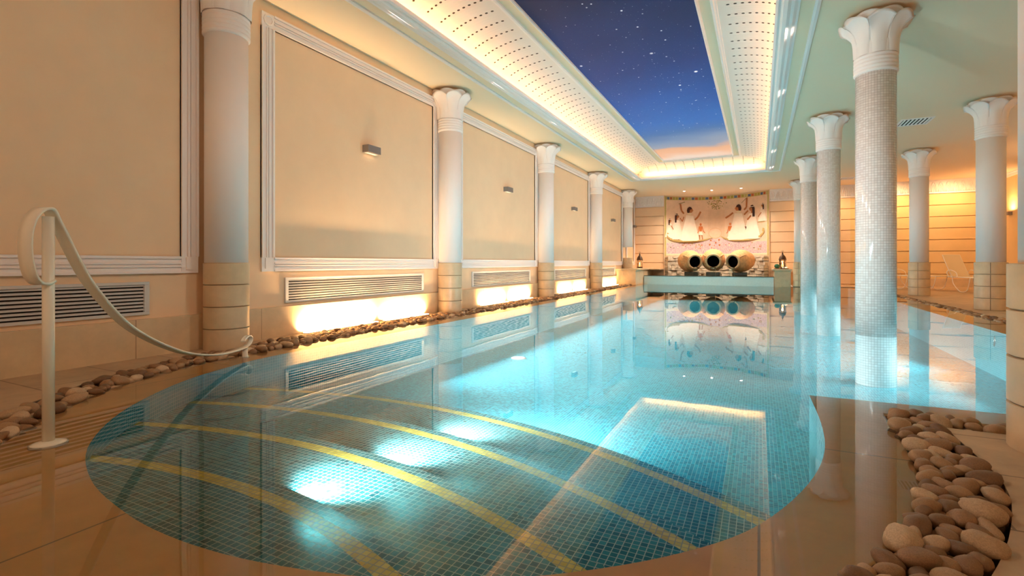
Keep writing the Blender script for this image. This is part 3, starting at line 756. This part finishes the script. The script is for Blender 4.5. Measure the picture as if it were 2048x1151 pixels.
# border
g = Mural(); g.strip(ML, MR_, MT-.17, MT, pm['gold'], 1, 40); g.strip(ML, ML+1.8, MB0, MT-.17, pm['gold'], 1); g.strip(MR_-1.8, MR_, MB0, MT-.17, pm['gold'], 1)
g.strip(ML+1.9, ML+2.3, MB0+.1, MT-.17, pm['pale'], 2); g.strip(MR_-2.3, MR_-1.9, MB0+.1, MT-.17, pm['pale'], 2); g.strip(ML+1.8, MR_-1.8, MB0+.06, MB0+.12, pm['pale'], 2, 36)
a = ML+3; k = 0
cyc = ['blue', 'brick', 'olive', 'olive', 'blue', 'brick', 'olive', 'gold']
while a < MR_-4:
    w_ = 3.3; g.strip(a, a+w_*.86, MT-.145, MT-.03, pm[cyc[k % 8]], 2, 1); g.strip(a+w_*.88, a+w_*.98, MT-.15, MT-.02, pm['pale'], 2, 1); a += w_; k += 1
g.build('painted_border', None, mur)
# boats
g = Mural()
def boat(pts_lo, th_):
    up = [(a, z_+th_*math.sin(PI*min(1, max(0, i/(len(pts_lo)-1))))**.5+.02) for i, (a, z_) in enumerate(pts_lo)]
    g.poly2(pts_lo+up[::-1], pm['boat'], 7)
boat([(-47.5, 2.47), (-49.8, 2.46), (-50.4, 2.33), (-47, 2.16), (-40, 2.06), (-30, 2.01), (-20, 2.03), (-11, 2.12), (-3.5, 2.26)], .10)
boat([(4.5, 2.33), (7.5, 2.2), (12, 2.1), (18, 2.06), (28, 2.07), (36, 2.1), (42, 2.2), (46.3, 2.36), (48, 2.52), (46, 2.6), (44.8, 2.52)], .09)
g.build('painted_boats', None, mur)
# reeds
g = Mural()
for k in range(22):
    a = -7.5+k*.72; g.line([(a+random.uniform(-.2, .2), 2.3), (a*.95, 3.72+random.uniform(-.1, .2))], .012, pm['reed'], 1)
for k in range(150):
    a = random.gauss(-.3, 4.4); z_ = random.uniform(3.72, 4.17)
    if abs(a) < 9.5: g.blob(a, z_, random.uniform(.2, .55), random.uniform(.010, .03), pm[random.choice(('leaf', 'reed', 'olive', 'boat', 'leaf'))], 2, 7)
g.blob(-1, 2.5, 6, .28, pm['reed'], 2, 20); g.blob(-1, 2.5, 5.4, .24, pm['bg'], 3, 20)
g.build('painted_reeds', None, mur)
# figures
g = Mural()
def new_figure():
    global g
    if g.f: g.build('painted_figure', None, mur)
    g = Mural()
def fig_big(a, z0, sc, dr, arms, long_hair=False, base=None):
    """robed figure: a centre, z0 hem, sc height, dr facing (+1 right)"""
    new_figure()
    H = sc; wd = H*7.2
    g.poly2([(a-wd*.95*1, z0), (a+wd*.85, z0), (a+wd*.52, z0+H*.45), (a+wd*.30, z0+H*.80), (a-wd*.30, z0+H*.82), (a-wd*.55, z0+H*.45)], pm['robe'], 4)
    for q in range(-3, 4): g.line([(a+q*wd*.07, z0+H*.74), (a+q*wd*.24, z0+H*.03)], .008, pm['reed'], 5)
    g.line([(a-wd*.3, z0+H*.62), (a+wd*.38, z0+H*.58)], .016, pm['pale'], 5)
    hz = z0+H*.98; hr = H*.095
    g.line([(a, hz-hr*1.6), (a+dr*hr*3, hz-hr*.4)], hr*.7, pm['skin'], 4)
    g.blob(a+dr*hr*8, hz-.02, hr*12, hr*.78, pm['skin'], 5)
    g.poly2([(a+dr*hr*17, hz+.02), (a+dr*hr*24, hz-.03), (a+dr*hr*17, hz-.06)][::dr], pm['skin'], 5)
    g.poly2([(a+dr*hr*15, hz+hr*.35), (a+dr*hr*9, hz+hr*.95), (a-dr*hr*3, hz+hr*1.12), (a-dr*hr*14, hz+hr*.7), (a-dr*hr*19, hz-hr*.2), (a-dr*hr*15, hz-hr*1.1), (a-dr*hr*2, hz-hr*1.05), (a+dr*hr*1, hz+hr*.1)], pm['hair'], 6)
    g.blob(a+dr*hr*11, hz+.0, hr*2.2, hr*.10, pm['hair'], 6, 8)
    if long_hair:
        g.poly2([(a-dr*hr*18, hz), (a-dr*hr*20, hz-hr*2.9), (a-dr*hr*3, hz-hr*2.9), (a-dr*hr*1, hz)], pm['hair'], 6); g.line([(a-dr*hr*17, hz+hr*.55), (a+dr*hr*14, hz+hr*.5)], .025, pm['robe'], 7)
    else: g.poly2([(a-dr*hr*16, hz-hr*1.0), (a-dr*hr*14, hz-hr*1.6), (a+dr*hr*6, hz-hr*1.7), (a+dr*hr*14, hz-hr*1.15), (a+dr*hr*3, hz-hr*.9)], pm['pale'], 6)
    for arm in arms: g.line(arm, .085 if sc > 1.3 else .05, pm['skin'], 6)
fig_big(-25, 2.12, 1.62, 1, [[(-31, 3.52), (-33.5, 3.68), (-34.6, 4.02)], [(-20, 3.2), (-17, 3.36), (-14.5, 3.62)]])
g.line([(-36.5, 4.02), (-30, 4.12)], .03, pm['leaf'], 7); g.line([(-27, 2.1), (-36, 2.42), (-36.4, 2.14), (-34, 2.12)], .07, pm['skin'], 5); g.line([(-20.5, 2.2), (-17, 2.12), (-14, 2.12)], .08, pm['skin'], 5)
fig_big(-38.5, 2.2, 1.22, 1, [[(-35, 3.3), (-32.6, 3.12), (-31, 3.36)]], True)
fig_big(-46.5, 2.3, .88, 1, [[(-45, 2.9), (-42.5, 2.7)]], True)
fig_big(20.5, 2.14, 1.62, -1, [[(26, 3.6), (28.4, 3.72), (28.6, 4.18)], [(15.5, 3.5), (12, 3.36), (8.5, 3.25)]])
g.line([(28.6, 4.18), (23.5, 3.95)], .02, pm['leaf'], 7); g.line([(19.5, 2.5), (18.6, 2.2), (16, 2.16)], .08, pm['skin'], 5)
fig_big(34.0, 2.16, 1.52, -1, [[(30, 3.55), (26, 3.36)], [(33, 3.3), (29.2, 3.1)]], True); g.line([(35.8, 2.55), (37.2, 2.36), (35.4, 2.15)], .08, pm['skin'], 5)
fig_big(45.5, 2.98, .78, -1, [[(44, 3.4), (40.5, 3.2)]], True); g.line([(40, 2.95), (48, 2.96)], .035, pm['boat'], 5)
def small(a, z0, H, d):
    new_figure()
    g.line([(a-1.2, z0), (a-.8, z0+H*.42)], .045, pm['skin'], 5); g.line([(a+2.0, z0), (a+.8, z0+H*.42)], .045, pm['skin'], 5)
    g.poly2([(a-2.2, z0+H*.3), (a+2.4, z0+H*.3), (a+1.1, z0+H*.52), (a-1.1, z0+H*.52)], pm['robe'], 6)
    g.poly2([(a-1.0, z0+H*.5), (a+1.0, z0+H*.5), (a+1.7, z0+H*.82), (a-1.7, z0+H*.82)], pm['red'], 5); g.blob(a, z0+H*.93, 1.0, H*.08, pm['red'], 6)
    g.line([(a+1.5, z0+H*.8), (a+2.4, z0+H*.55), (a+4.2, z0+H*.42)], .035, pm['red'], 5); g.line([(a-1.5, z0+H*.8), (a-2.2, z0+H*.5), (a-3.4, z0+H*.4)], .035, pm['red'], 5)
small(-14.5, 2.16, .86, 1); small(12.8, 2.14, .86, -1)
new_figure()
g.poly2([(-32.5, 2.2), (-24.5, 2.2), (-24, 2.35), (-27, 2.44), (-31, 2.4)], pm['red'], 6); g.blob(-23, 2.38, 1.3, .07, pm['hair'], 7); g.line([(-26, 2.2), (-25.8, 1.95)], .04, pm['red'], 6)
fig_big(27.3, 2.22, .56, -1, [[(25.5, 2.55), (21.5, 2.4)]], True)
g.build('painted_figure', None, mur)

# jars
def jar(loc, axis, label):
    t = empty('clay_jar', loc, label, 'jar', 'clay jars pouring into the fountain')
    ax = Vector(axis).normalized(); R = Vector((0, 0, 1)).rotation_difference(ax)
    # origin of the profile at the mouth, body behind
    body = [(.0, -1.50), (.16, -1.49), (.28, -1.38), (.41, -1.15), (.495, -.86), (.515, -.64), (.49, -.44), (.42, -.25), (.34, -.12), (.29, -.07)]
    up = (.0, 0, 0)
    b = MB(); sp = []
    P = catmull([(r, h, 0) for r, h in body], 5)
    prof = [(max(p.x, 0)+.006*math.sin(p.y*48), p.y) for p in P]; prof[0] = (0.0, prof[0][1])
    b.lathe(prof, (0, 0, 0), 40, M['terra'], axis=ax, cap=False); b.build('body', None, t)
    b = MB(); b.lathe([(.29, -.09), (.335, -.06), (.355, -.01), (.335, .03), (.295, .035), (.262, .015), (.26, -.05), (.27, -.10)], (0, 0, 0), 40, M['terra_rim'], axis=ax, cap=False); b.build('rim', None, t)
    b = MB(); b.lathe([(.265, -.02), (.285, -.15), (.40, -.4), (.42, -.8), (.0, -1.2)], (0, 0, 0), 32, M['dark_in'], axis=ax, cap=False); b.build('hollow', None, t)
    q = ax.orthogonal(); side = Vector((0, 0, 1)).cross(ax).normalized(); upv = ax.cross(side).normalized()
    for s_, ang in ((-1, .5), (1, .5)):
        d = (upv*math.cos(ang)+side*s_*math.sin(ang)) if False else (upv*.55+side*s_*.83).normalized()
        b = MB(); b.tube([ax*-.13+d*.33, ax*-.15+d*.42, ax*-.26+d*.50, ax*-.36+d*.50], .035, 8, M['terra']); b.build('handle', None, t)
    return t
jar((-2.68, 24.72, 1.04), (.45, -.88, -.06), 'clay jar on its side, mouth turned toward the middle, nearer the left lantern')
jar((-1.88, 24.62, 1.06), (.07, -1, -.10), 'clay jar on its side between the other two, mouth facing straight out')
jar((-1.07, 24.72, 1.04), (-.46, -.86, -.06), 'clay jar on its side, mouth turned toward the middle, nearer the right lantern')
for x, y, l, w_ in ((-2.90, 25.55, 'wet stone block darkened to paint the shadow under the jar nearer the left lantern', .62), (-1.92, 25.35, 'wet stone block darkened to paint the shadow under the middle jar', .6), (-.80, 25.55, 'wet stone block darkened to paint the shadow under the jar nearer the right lantern', .62)):
    b = MB(); b.box((x-w_/2, y-.45, .15), (x+w_/2, y+.30, .56), M['dark_stone']); tag(b.build('support_block', bevel=.03), l, 'stone block', 'blocks under the jars')  # supports whose dark colour stands for the shadow below the jars
for x in (-2.62, -1.88, -1.10):
    b = MB(); pts = catmull([(x, 24.66, .80), (x, 24.55, .79), (x, 24.50, .70), (x, 24.48, .55), (x, 24.475, .40)], 4)
    wv = .12
    b.sweep(pts, [(-wv, 0), (-wv, .003), (wv, .003), (wv, 0)], (1, 0, 0), M['spout'])
    tag(b.build('water_spout'), 'thin clear sheet of water falling from the mouth of the %s jar' % {-2.62: 'left', -1.88: 'middle', -1.10: 'right'}[x], 'water', kind='stuff')

# lanterns
def lantern(loc, label, s=1.0):
    t = empty('lantern', loc, label, 'lantern', 'Moroccan style candle lanterns')
    b = MB(); b.lathe([(.15, 0), (.15, .03), (.125, .045), (.13, .07), (.0, .07)], n=6, smooth=False); b.build('base', M['iron'], t)
    b = MB()
    for k in range(6):
        a = k*PI/3; b.tube([(.128*math.cos(a), .128*math.sin(a), .06), (.128*math.cos(a), .128*math.sin(a), .40)], .008, 6)
    for z in (.10, .36): b.tube([(.128*math.cos(k*PI/3), .128*math.sin(k*PI/3), z) for k in range(6)], .007, 6, closed=True)
    for k in range(6):
        a = k*PI/3+PI/6; r = .112; c_ = Vector((r*math.cos(a), r*math.sin(a), .23)); tx = Vector((-math.sin(a), math.cos(a), 0))
        b.tube([c_+tx*.04*math.cos(q)+Vector((0, 0, .085*math.sin(q))) for q in [2*PI*j/12 for j in range(12)]], .004, 5, closed=True)
    b.build('cage', M['iron'], t)
    b = MB(); b.lathe([(.118, .07), (.118, .40)], n=6, smooth=False, cap=False); b.build('glass_panes', M['glass'], t)
    b = MB(); b.lathe([(.15, .39), (.155, .41), (.145, .43), (.135, .46), (.12, .52), (.075, .58), (.04, .62), (.03, .65), (.035, .67), (.02, .70), (.008, .74), (0, .76)], n=12); b.build('dome', M['iron'], t)
    b = MB(); b.tube([(.03*math.cos(q), 0, .775+.03*math.sin(q)) for q in [2*PI*j/12 for j in range(12)]], .005, 5, closed=True); b.build('ring', M['iron'], t)
    b = MB(); b.lathe([(.038, .07), (.038, .20), (.0, .20)], n=16); b.build('candle', M['candle'], t)
    b = MB(); b.lathe([(0, .20), (.012, .215), (.016, .235), (.008, .265), (0, .29)], n=10); b.build('flame', M['flame'], t)
    return t
lantern((-5.20, 24.55, .735), 'dark metal candle lantern on the bench in the far left corner')
light('POINT', 'candle', (-5.20, 24.55, .735+.31), 6, (1, .55, .2), shadow_soft_size=.03)
lantern((.92, 24.75, .735), 'dark metal candle lantern on the pedestal right of the jars')
light('POINT', 'candle', (.92, 24.75, .735+.31), 6, (1, .55, .2), shadow_soft_size=.03)
t = empty('serving_tray', (.86, 24.35, .735), 'low brown tray in front of the lantern on the pedestal', 'tray')
b = MB(); b.lathe([(.0, .004), (.25, .004), (.30, .03), (.31, .03), (.26, .0), (0, 0)], n=24); b.build('dish', M['wood'], t)
for k, (dx, dy) in enumerate(((.05, -.06), (.17, -.02), (.26-.08, .08))):
    pass
b = MB(); b.lathe([(0, 0), (.06, .01), (.10, .05), (.115, .10), (.10, .15), (.06, .19), (0, .20)], n=20); o = b.build('glass_float', M['green_glass'], loc=(.70, 24.32, .75)); tag(o, 'dark green glass ball resting on the brown tray', 'ornament')
for k, (dx, dy) in enumerate(((.92, 24.20), (1.0, 24.27), (1.06, 24.36))):
    t = empty('tea_light', (dx, dy, .76), 'small lit tea light on the brown tray below the lantern', 'candle', 'tea lights on the tray')
    b = MB(); b.lathe([(.022, 0), (.024, .02), (0, .02)], n=12); b.build('cup', M['steel'], t)
    b = MB(); b.lathe([(0, .02), (.009, .03), (.005, .05), (0, .06)], n=8); b.build('flame', M['flame'], t)

# ------------------------------------------------------------------ handrail
A = Vector((-3.54, 1.35, -.014)); Bp = Vector((-4.93, 3.53, -.014)); D = (Bp-A); Lr = D.length; D = D/Lr; Wn = Vector((-D.y, D.x, 0))
hr = empty('handrail', A, 'white steel handrail curving down beside the near end of the pool', 'handrail')
def L3(t_, z): return D*(t_*Lr)+Vector((0, 0, z-A.z))
b = MB(); b.lathe([(.0275, 0), (.0275, 1.27)], n=24); b.build('post', M['white_gloss'], hr)
b = MB(); b.lathe([(.085, 0), (.085, .012), (.055, .022), (.03, .028)], n=32); b.build('base_flange', M['white_gloss'], hr)
path = [L3(.004, .90), L3(-.012, .885), L3(-.032, .895), L3(-.047, .94), L3(-.055, 1.01), L3(-.058, 1.09), L3(-.055, 1.17), L3(-.044, 1.24), L3(-.026, 1.285), L3(-.006, 1.30), L3(.006, 1.285), L3(.018, 1.235), L3(.039, 1.158), L3(.075, 1.015), L3(.112, .89), L3(.156, .777), L3(.21, .655), L3(.269, .549), L3(.35, .44), L3(.431, .35), L3(.53, .258), L3(.637, .188), L3(.74, .14), L3(.821, .115), L3(.92, .10), L3(1.0, .098)]
pp = catmull(path, 4)
prof = [(-.033, -.007), (-.035, 0), (-.033, .007), (-.026, .010), (-.02, .007), (0, .0095), (.02, .007), (.026, .010), (.033, .007), (.035, 0), (.033, -.007), (0, -.006)]
b = MB(); b.sweep(pp, prof, Wn); o = b.build('handrail_band', M['white_gloss'], hr)
# curl at the low end
cl = [L3(1.0, .098), L3(1.035, .115), L3(1.055, .15), L3(1.05, .19), L3(1.025, .205), L3(.995, .19), L3(.98, .165)]
b = MB(); b.sweep(catmull(cl, 4), [(w_*.75, t_) for w_, t_ in prof], Wn); b.build('end_curl', M['white_gloss'], hr)
b = MB(); b.lathe([(.045, 0), (.045, .01), (.0275, .016), (.0275, .105)], tuple(Bp-A), n=20); b.build('low_post', M['white_gloss'], hr)

# ------------------------------------------------------------------ pebbles
def pebble_variant(seed):
    r = random.Random(seed); bm = bmesh.new(); bmesh.ops.create_icosphere(bm, subdivisions=3, radius=1)
    sx, sy, sz = 1, r.uniform(.62, .85), r.uniform(.42, .62); off = Vector((r.uniform(0, 50), r.uniform(0, 50), r.uniform(0, 50)))
    for v in bm.verts:
        n_ = noise.noise(v.co*.9+off)*.26+noise.noise(v.co*2.1+off)*.06
        c = v.co*(1+n_); v.co = Vector((c.x*sx, c.y*sy, c.z*sz))
    for f in bm.faces: f.smooth = True
    me = bpy.data.meshes.new('pebble'); bm.to_mesh(me); bm.free(); me.materials.append(M['pebble']); return me
def lowpoly(seed):
    r = random.Random(seed); bm = bmesh.new(); bmesh.ops.create_icosphere(bm, subdivisions=2, radius=1)
    off = Vector((r.uniform(0, 50), 3, 1)); sy, sz = r.uniform(.62, .85), r.uniform(.45, .65)
    for v in bm.verts:
        c = v.co*(1+noise.noise(v.co*.9+off)*.25); v.co = Vector((c.x, c.y*sy, c.z*sz))
    bm.verts.ensure_lookup_table(); o = ([v.co.copy() for v in bm.verts], [[v.index for v in f.verts] for f in bm.faces]); bm.free(); return o
VAR = [pebble_variant(s_) for s_ in range(9)]; LOW = [lowpoly(s_) for s_ in range(5)]
def inside(p, poly):
    x, y = p; c = False; n = len(poly); j = n-1
    for i in range(n):
        xi, yi = poly[i]; xj, yj = poly[j]
        if (yi > y) != (yj > y) and x < (xj-xi)*(y-yi)/(yj-yi)+xi: c = not c
        j = i
    return c
PEB = []   # x, y, z, r
def scatter(poly, rmin, rmax, dens, layers, zbase, rng):
    xs = [p[0] for p in poly]; ys = [p[1] for p in poly]; out = []
    for lay, (f, zo) in enumerate(layers):
        placed = []; cell = {}
        area = (max(xs)-min(xs))*(max(ys)-min(ys)); tries = int(area/(rmin*rmin)*dens)
        for _ in range(tries):
            x = rng.uniform(min(xs), max(xs)); y = rng.uniform(min(ys), max(ys))
            if not inside((x, y), poly): continue
            if any((x+5.56)**2+(y-cyy)**2 < .30**2 for cyy in (3.75, 8.45, 13.5, 18.5)): continue
            r = rng.uniform(rmin, rmax); gx, gy = int(x/.2), int(y/.2); ok = True
            for ax in (-1, 0, 1):
                for ay in (-1, 0, 1):
                    for (qx, qy, qr) in cell.get((gx+ax, gy+ay), []):
                        if (qx-x)**2+(qy-y)**2 < ((qr+r)*f)**2: ok = False; break
                    if not ok: break
                if not ok: break
            if ok: cell.setdefault((gx, gy), []).append((x, y, r)); placed.append((x, y, zbase+r*.45+zo, r))
        out += placed
    return out
rng = random.Random(11)
def inset(poly, cx, cy, f): return [(cx+(x-cx)*f, cy+(y-cy)*f) for x, y in poly]
near_poly = [p for p in oc if p[0] > -.1 and p[1] > 1.2]+[(.95, 4.08), (1.0, 3.84)]+rw[::-1][1:]
near_poly = [(p[0]+.03, p[1]) for p in oc if p[0] > -.05 and p[1] > 1.2]+[(.95, 4.05)]+[(p[0]-.045, p[1]) for p in rw[::-1]]
P_near = scatter(near_poly, .036, .068, 40, [(.72, 0), (.80, .055)], -.06, rng)
P_right = scatter([(.95, 3.90), (1.75, 3.90), (1.75, 4.07), (.95, 4.06)], .04, .065, 40, [(.75, 0), (.9, .045)], -.06, rng)
lpoly = [(p[0]-.03, p[1]) for p in oc if p[0] < -3.0]; lpoly_o = [(p[0]+.05, p[1]) for p in lw if p[0] < -3.2]
P_left = scatter(lpoly+lpoly_o[::-1], .04, .07, 30, [(.75, 0), (.9, .045)], -.06, rng)
P_lfar = scatter([(-5.52, 5.2), (-5.11, 5.2), (-5.11, 22.2), (-5.52, 22.2)], .035, .062, 22, [(.78, .01), (.92, .05)], -.06, rng)
P_terr = scatter([(3.66, 4.0), (3.84, 4.0), (3.84, 23.8), (3.66, 23.8)], .04, .062, 22, [(.78, 0), (1.1, .03)], -.06, rng)
def dist(p): return math.hypot(p[0], p[1])
indiv = []
LB = {'near': ('smooth brown river pebble in the curved bed beside the huge cut-off column', 'river pebbles in the curved bed by the huge column'),
      'right': ('river pebble in the narrow bed running behind the huge cut-off column', 'river pebbles in the bed behind the huge column'),
      'left': ('river pebble in the curved bed by the handrail posts and first wall column', 'river pebbles in the curved bed by the handrail'),
      'lfar': ('river pebble in the straight bed below the lit wall grilles', 'river pebbles in the straight bed along the left wall'),
      'terr': ('river pebble in the straight bed in front of the terrace columns', 'river pebbles in the bed along the terrace')}
for key, L in (('near', P_near), ('right', P_right), ('left', P_left), ('lfar', P_lfar), ('terr', P_terr)):
    for p in L: indiv.append((p[3]/max(.3, dist(p)), key, p))
def in_view(p):
    s_, c_ = .4429, .8966; F = -s_*p[0]+c_*p[1]
    if F < .3: return False
    u = 1024+1000*(c_*p[0]+s_*p[1])/F; v = 525+1000*(1-p[2])/F
    return -60 < u < 2100 and v < 1230
vis = [q for q in indiv if in_view(q[2])]; vis.sort(key=lambda q: -q[0])
print('PEBBLES', len(indiv), len(vis), {k: sum(1 for q in vis[:300] if q[1] == k) for k in LB})
for sz, key, p in vis[:300]:
    o = bpy.data.objects.new('pebble', rng.choice(VAR)); COL.objects.link(o)
    o.location = p[:3]; o.scale = (p[3]*1.15, p[3]*1.15, p[3]*1.2); o.rotation_euler = (rng.uniform(-.35, .35), rng.uniform(-.35, .35), rng.uniform(0, 6.28))
    tag(o, LB[key][0], 'pebble', LB[key][1])
b = MB()
for sz, key, p in vis[300:]+[q for q in indiv if not in_view(q[2]) and q[2][1] > .8]:
    vs, fs = rng.choice(LOW); R = (Matrix.Rotation(rng.uniform(0, 6.28), 3, 'Z') @ Matrix.Rotation(rng.uniform(-.4, .4), 3, 'X')); k = len(b.v); c = Vector(p[:3])
    b.v += [tuple(c+R @ (v*p[3]*1.15)) for v in vs]
    for f in fs: b.face([k+i for i in f], None, None, True)
tag(b.build('pebbles', M['pebble']), 'small river pebbles filling the farther parts of the beds along wall and terrace', 'pebbles', kind='stuff')

# ------------------------------------------------------------------ loungers on the terrace
def lounger(loc, rz, label):
    t = empty('sun_lounger', loc, label, 'sun lounger', 'white sun loungers on the terrace', rz)
    # x = length, head at x = -.7, feet at x = +1.0 ; seat height .48
    b = MB(); w = .33
    zs = .50; hd = (-.98, 1.26); jt = (-.62, zs)
    for s_ in (-1, 1):
        b.tube([(1.1, s_*w, zs), (-.75, s_*w, zs)], .014, 8)
    b.tube([(1.1, -w, zs), (1.1, w, zs)], .014, 8); b.tube([(-.75, -w, zs), (-.75, w, zs)], .014, 8)
    b.build('frame', M['tube'], t)
    b = MB(); b.box((-.60, -w+.02, zs+.0), (1.07, w-.02, zs+.012)); b.build('seat', M['sling'], t)
    b = MB(); 
    d = Vector((hd[0]-jt[0], 0, hd[1]-jt[1])); c = Vector(((hd[0]+jt[0])/2, 0, (hd[1]+jt[1])/2)); an = math.atan2(d.x, d.z)
    b.obox(c, (.014, 2*w-.05, d.length), 0, None, ry=an); bk = b.build('backrest', M['sling'], t)
    b = MB()
    b.tube([(jt[0], -w+.02, jt[1]), (hd[0], -w+.02, hd[1]), (hd[0], w-.02, hd[1]), (jt[0], w-.02, jt[1])], .013, 8); b.build('back_frame', M['tube'], t)
    for x0, x1 in ((-.55, .05), (.30, .95)):
        for s_ in (-1, 1):
            b = MB(); b.tube(catmull([(x0, s_*(w+.03), zs+.06), (x0+.04, s_*(w+.03), .3), (x0+.22, s_*(w+.03), .08), ((x0+x1)/2+.06, s_*(w+.03), .014), (x1-.05, s_*(w+.03), .1), (x1+.05, s_*(w+.03), zs)], 5), .012, 7); b.build('leg', M['tube'], t)
    for s_ in (-1, 1):
        b = MB(); b.tube(catmull([(-.66, s_*(w+.04), .50), (-.74, s_*(w+.04), .66), (-.62, s_*(w+.04), .74), (-.40, s_*(w+.04), .66), (-.34, s_*(w+.04), .50)], 4), .012, 7)
        b.build('armrest', M['tube'], t)
    return t
lg = lounger((6.45, 21.5, .012), math.radians(-62), 'white sling sun lounger between the two terrace columns')
copy_tree(lg, (5.15, 23.7, .012), 'white sling sun lounger half hidden behind the largest mosaic column', rz=math.radians(-40))
copy_tree(lg, (8.0, 19.6, .012), 'white sling sun lounger at the picture edge behind the larger terrace column', rz=math.radians(-75))

# ------------------------------------------------------------------ ceiling vents and spots
def vent(x0, x1, y0, y1, label):
    t = empty('ceiling_vent', ((x0+x1)/2, (y0+y1)/2, CZ), label, 'vent', 'ceiling vents over the terrace'); a, c = (x1-x0)/2, (y1-y0)/2
    b = MB()
    for p, q in (((-a, -c, -.015), (a, -c+.05, 0)), ((-a, c-.05, -.015), (a, c, 0)), ((-a, -c+.05, -.015), (-a+.05, c-.05, 0)), ((a-.05, -c+.05, -.015), (a, c-.05, 0))): b.box(p, q)
    b.build('frame', M['white'], t)
    b = MB(); b.box((-a+.05, -c+.05, -.004), (a-.05, c-.05, -.001)); b.build('duct', M['duct'], t)
    b = MB()
    for k in range(7):
        x = -a+.09+(2*a-.18)*k/6; b.obox((x, 0, -.012), (.035, 2*c-.1, .003), 0, None, ry=.6)
    b.build('slats', M['white'], t)
vent(3.05, 3.70, 14.85, 15.55, 'square white louvred ceiling vent beyond the largest mosaic column')
vent(2.95, 3.45, 23.9, 24.5, 'small louvred ceiling vent near the far terrace wall')
for x, y, l in ((-3.2, 25.05, 'recessed ceiling spotlight over the jar nearer the left lantern'), (-2.0, 25.3, 'recessed ceiling spotlight over the middle jar'), (-.74, 25.2, 'recessed ceiling spotlight over the jar nearer the right lantern')):
    t = empty('spotlight', (x, y, CZ), l, 'ceiling spotlight', 'recessed spotlights above the mural')
    b = MB(); b.lathe([(.07, 0), (.07, -.012), (.055, -.014), (.055, -.002)], n=24, cap=False); b.build('ring', M['white'], t)
    b = MB(); b.lathe([(0, -.006), (.055, -.006)][::-1], n=24); b.build('lens', M['spotface'], t)

# ------------------------------------------------------------------ underwater fittings
for i, (x, y, z) in enumerate(RISER):
    zz, cx_, cy_, r_ = STEP[i]; R_ = r_+.07; yy = cy_+math.sqrt(R_*R_-(x-cx_)**2); d = Vector((x-cx_, yy-cy_, 0)).normalized()
    wd = ['first', 'second', 'third', 'fourth'][i]
    t = empty('step_light', (x, yy, zz-.03), 'small round lamp in the riser of the %s underwater step from the near rim' % wd, 'pool light', 'lamps in the risers of the pool steps')
    b = MB(); b.lathe([(.024, 0), (.024, .004), (.018, .005)], n=20, axis=d); b.build('bezel', M['steel'], t)
    b = MB(); b.lathe([(.018, .0045), (0, .006)], n=20, axis=d); b.build('lens', M['lampface'], t)
    o = light('SPOT', 'step_spot', Vector((x, yy, zz-.012))+d*.06, (170, 170, 140, 420)[i], (.8, .97, 1), spot_size=2.6, spot_blend=1.0, shadow_soft_size=.05)
    aim(o, Vector((d.x, d.y, -.35 if i < 3 else -.22)))
def pool_lamp(x, y, z, d, e, label, r=.1, size=1.9):
    d = Vector(d).normalized()
    t = empty('pool_light', (x, y, z), label, 'pool light', 'round lamps in the pool walls')
    b = MB(); b.lathe([(r, 0), (r, .012), (r*.8, .016)], n=28, axis=d); b.build('bezel', M['steel'], t)
    b = MB(); b.lathe([(r*.8, .013), (0, .018)], n=28, axis=d); b.build('lens', M['lampface'], t)
    o = light('SPOT', 'pool_spot', Vector((x, y, z))+d*.07, e, POOL_C, spot_size=size, spot_blend=1.0, shadow_soft_size=.08)
    aim(o, d)
pool_lamp(3.16, 9.9, -.16, (-1, .15, .02), 160, 'glaring pool lamp at the terrace side below the water')
for (x, y), l in (((-3.79, 7.93), 'round white drain cover on the pool floor nearest the steps'), ((-4.1, 14.7), 'round dark drain cover farther out on the pool floor'), ((1.75, 12.5), 'round drain cover on the floor behind the largest mosaic column')):
    b = MB(); b.lathe([(.13, 0), (.13, .012), (.09, .018), (.05, .012), (.03, .03), (0, .03)], n=24); o = b.build('floor_drain', M['white'] if x == -3.79 else M['steel'], loc=(x, y, FLOOR_Z)); tag(o, l, 'drain', 'drain covers on the pool floor')
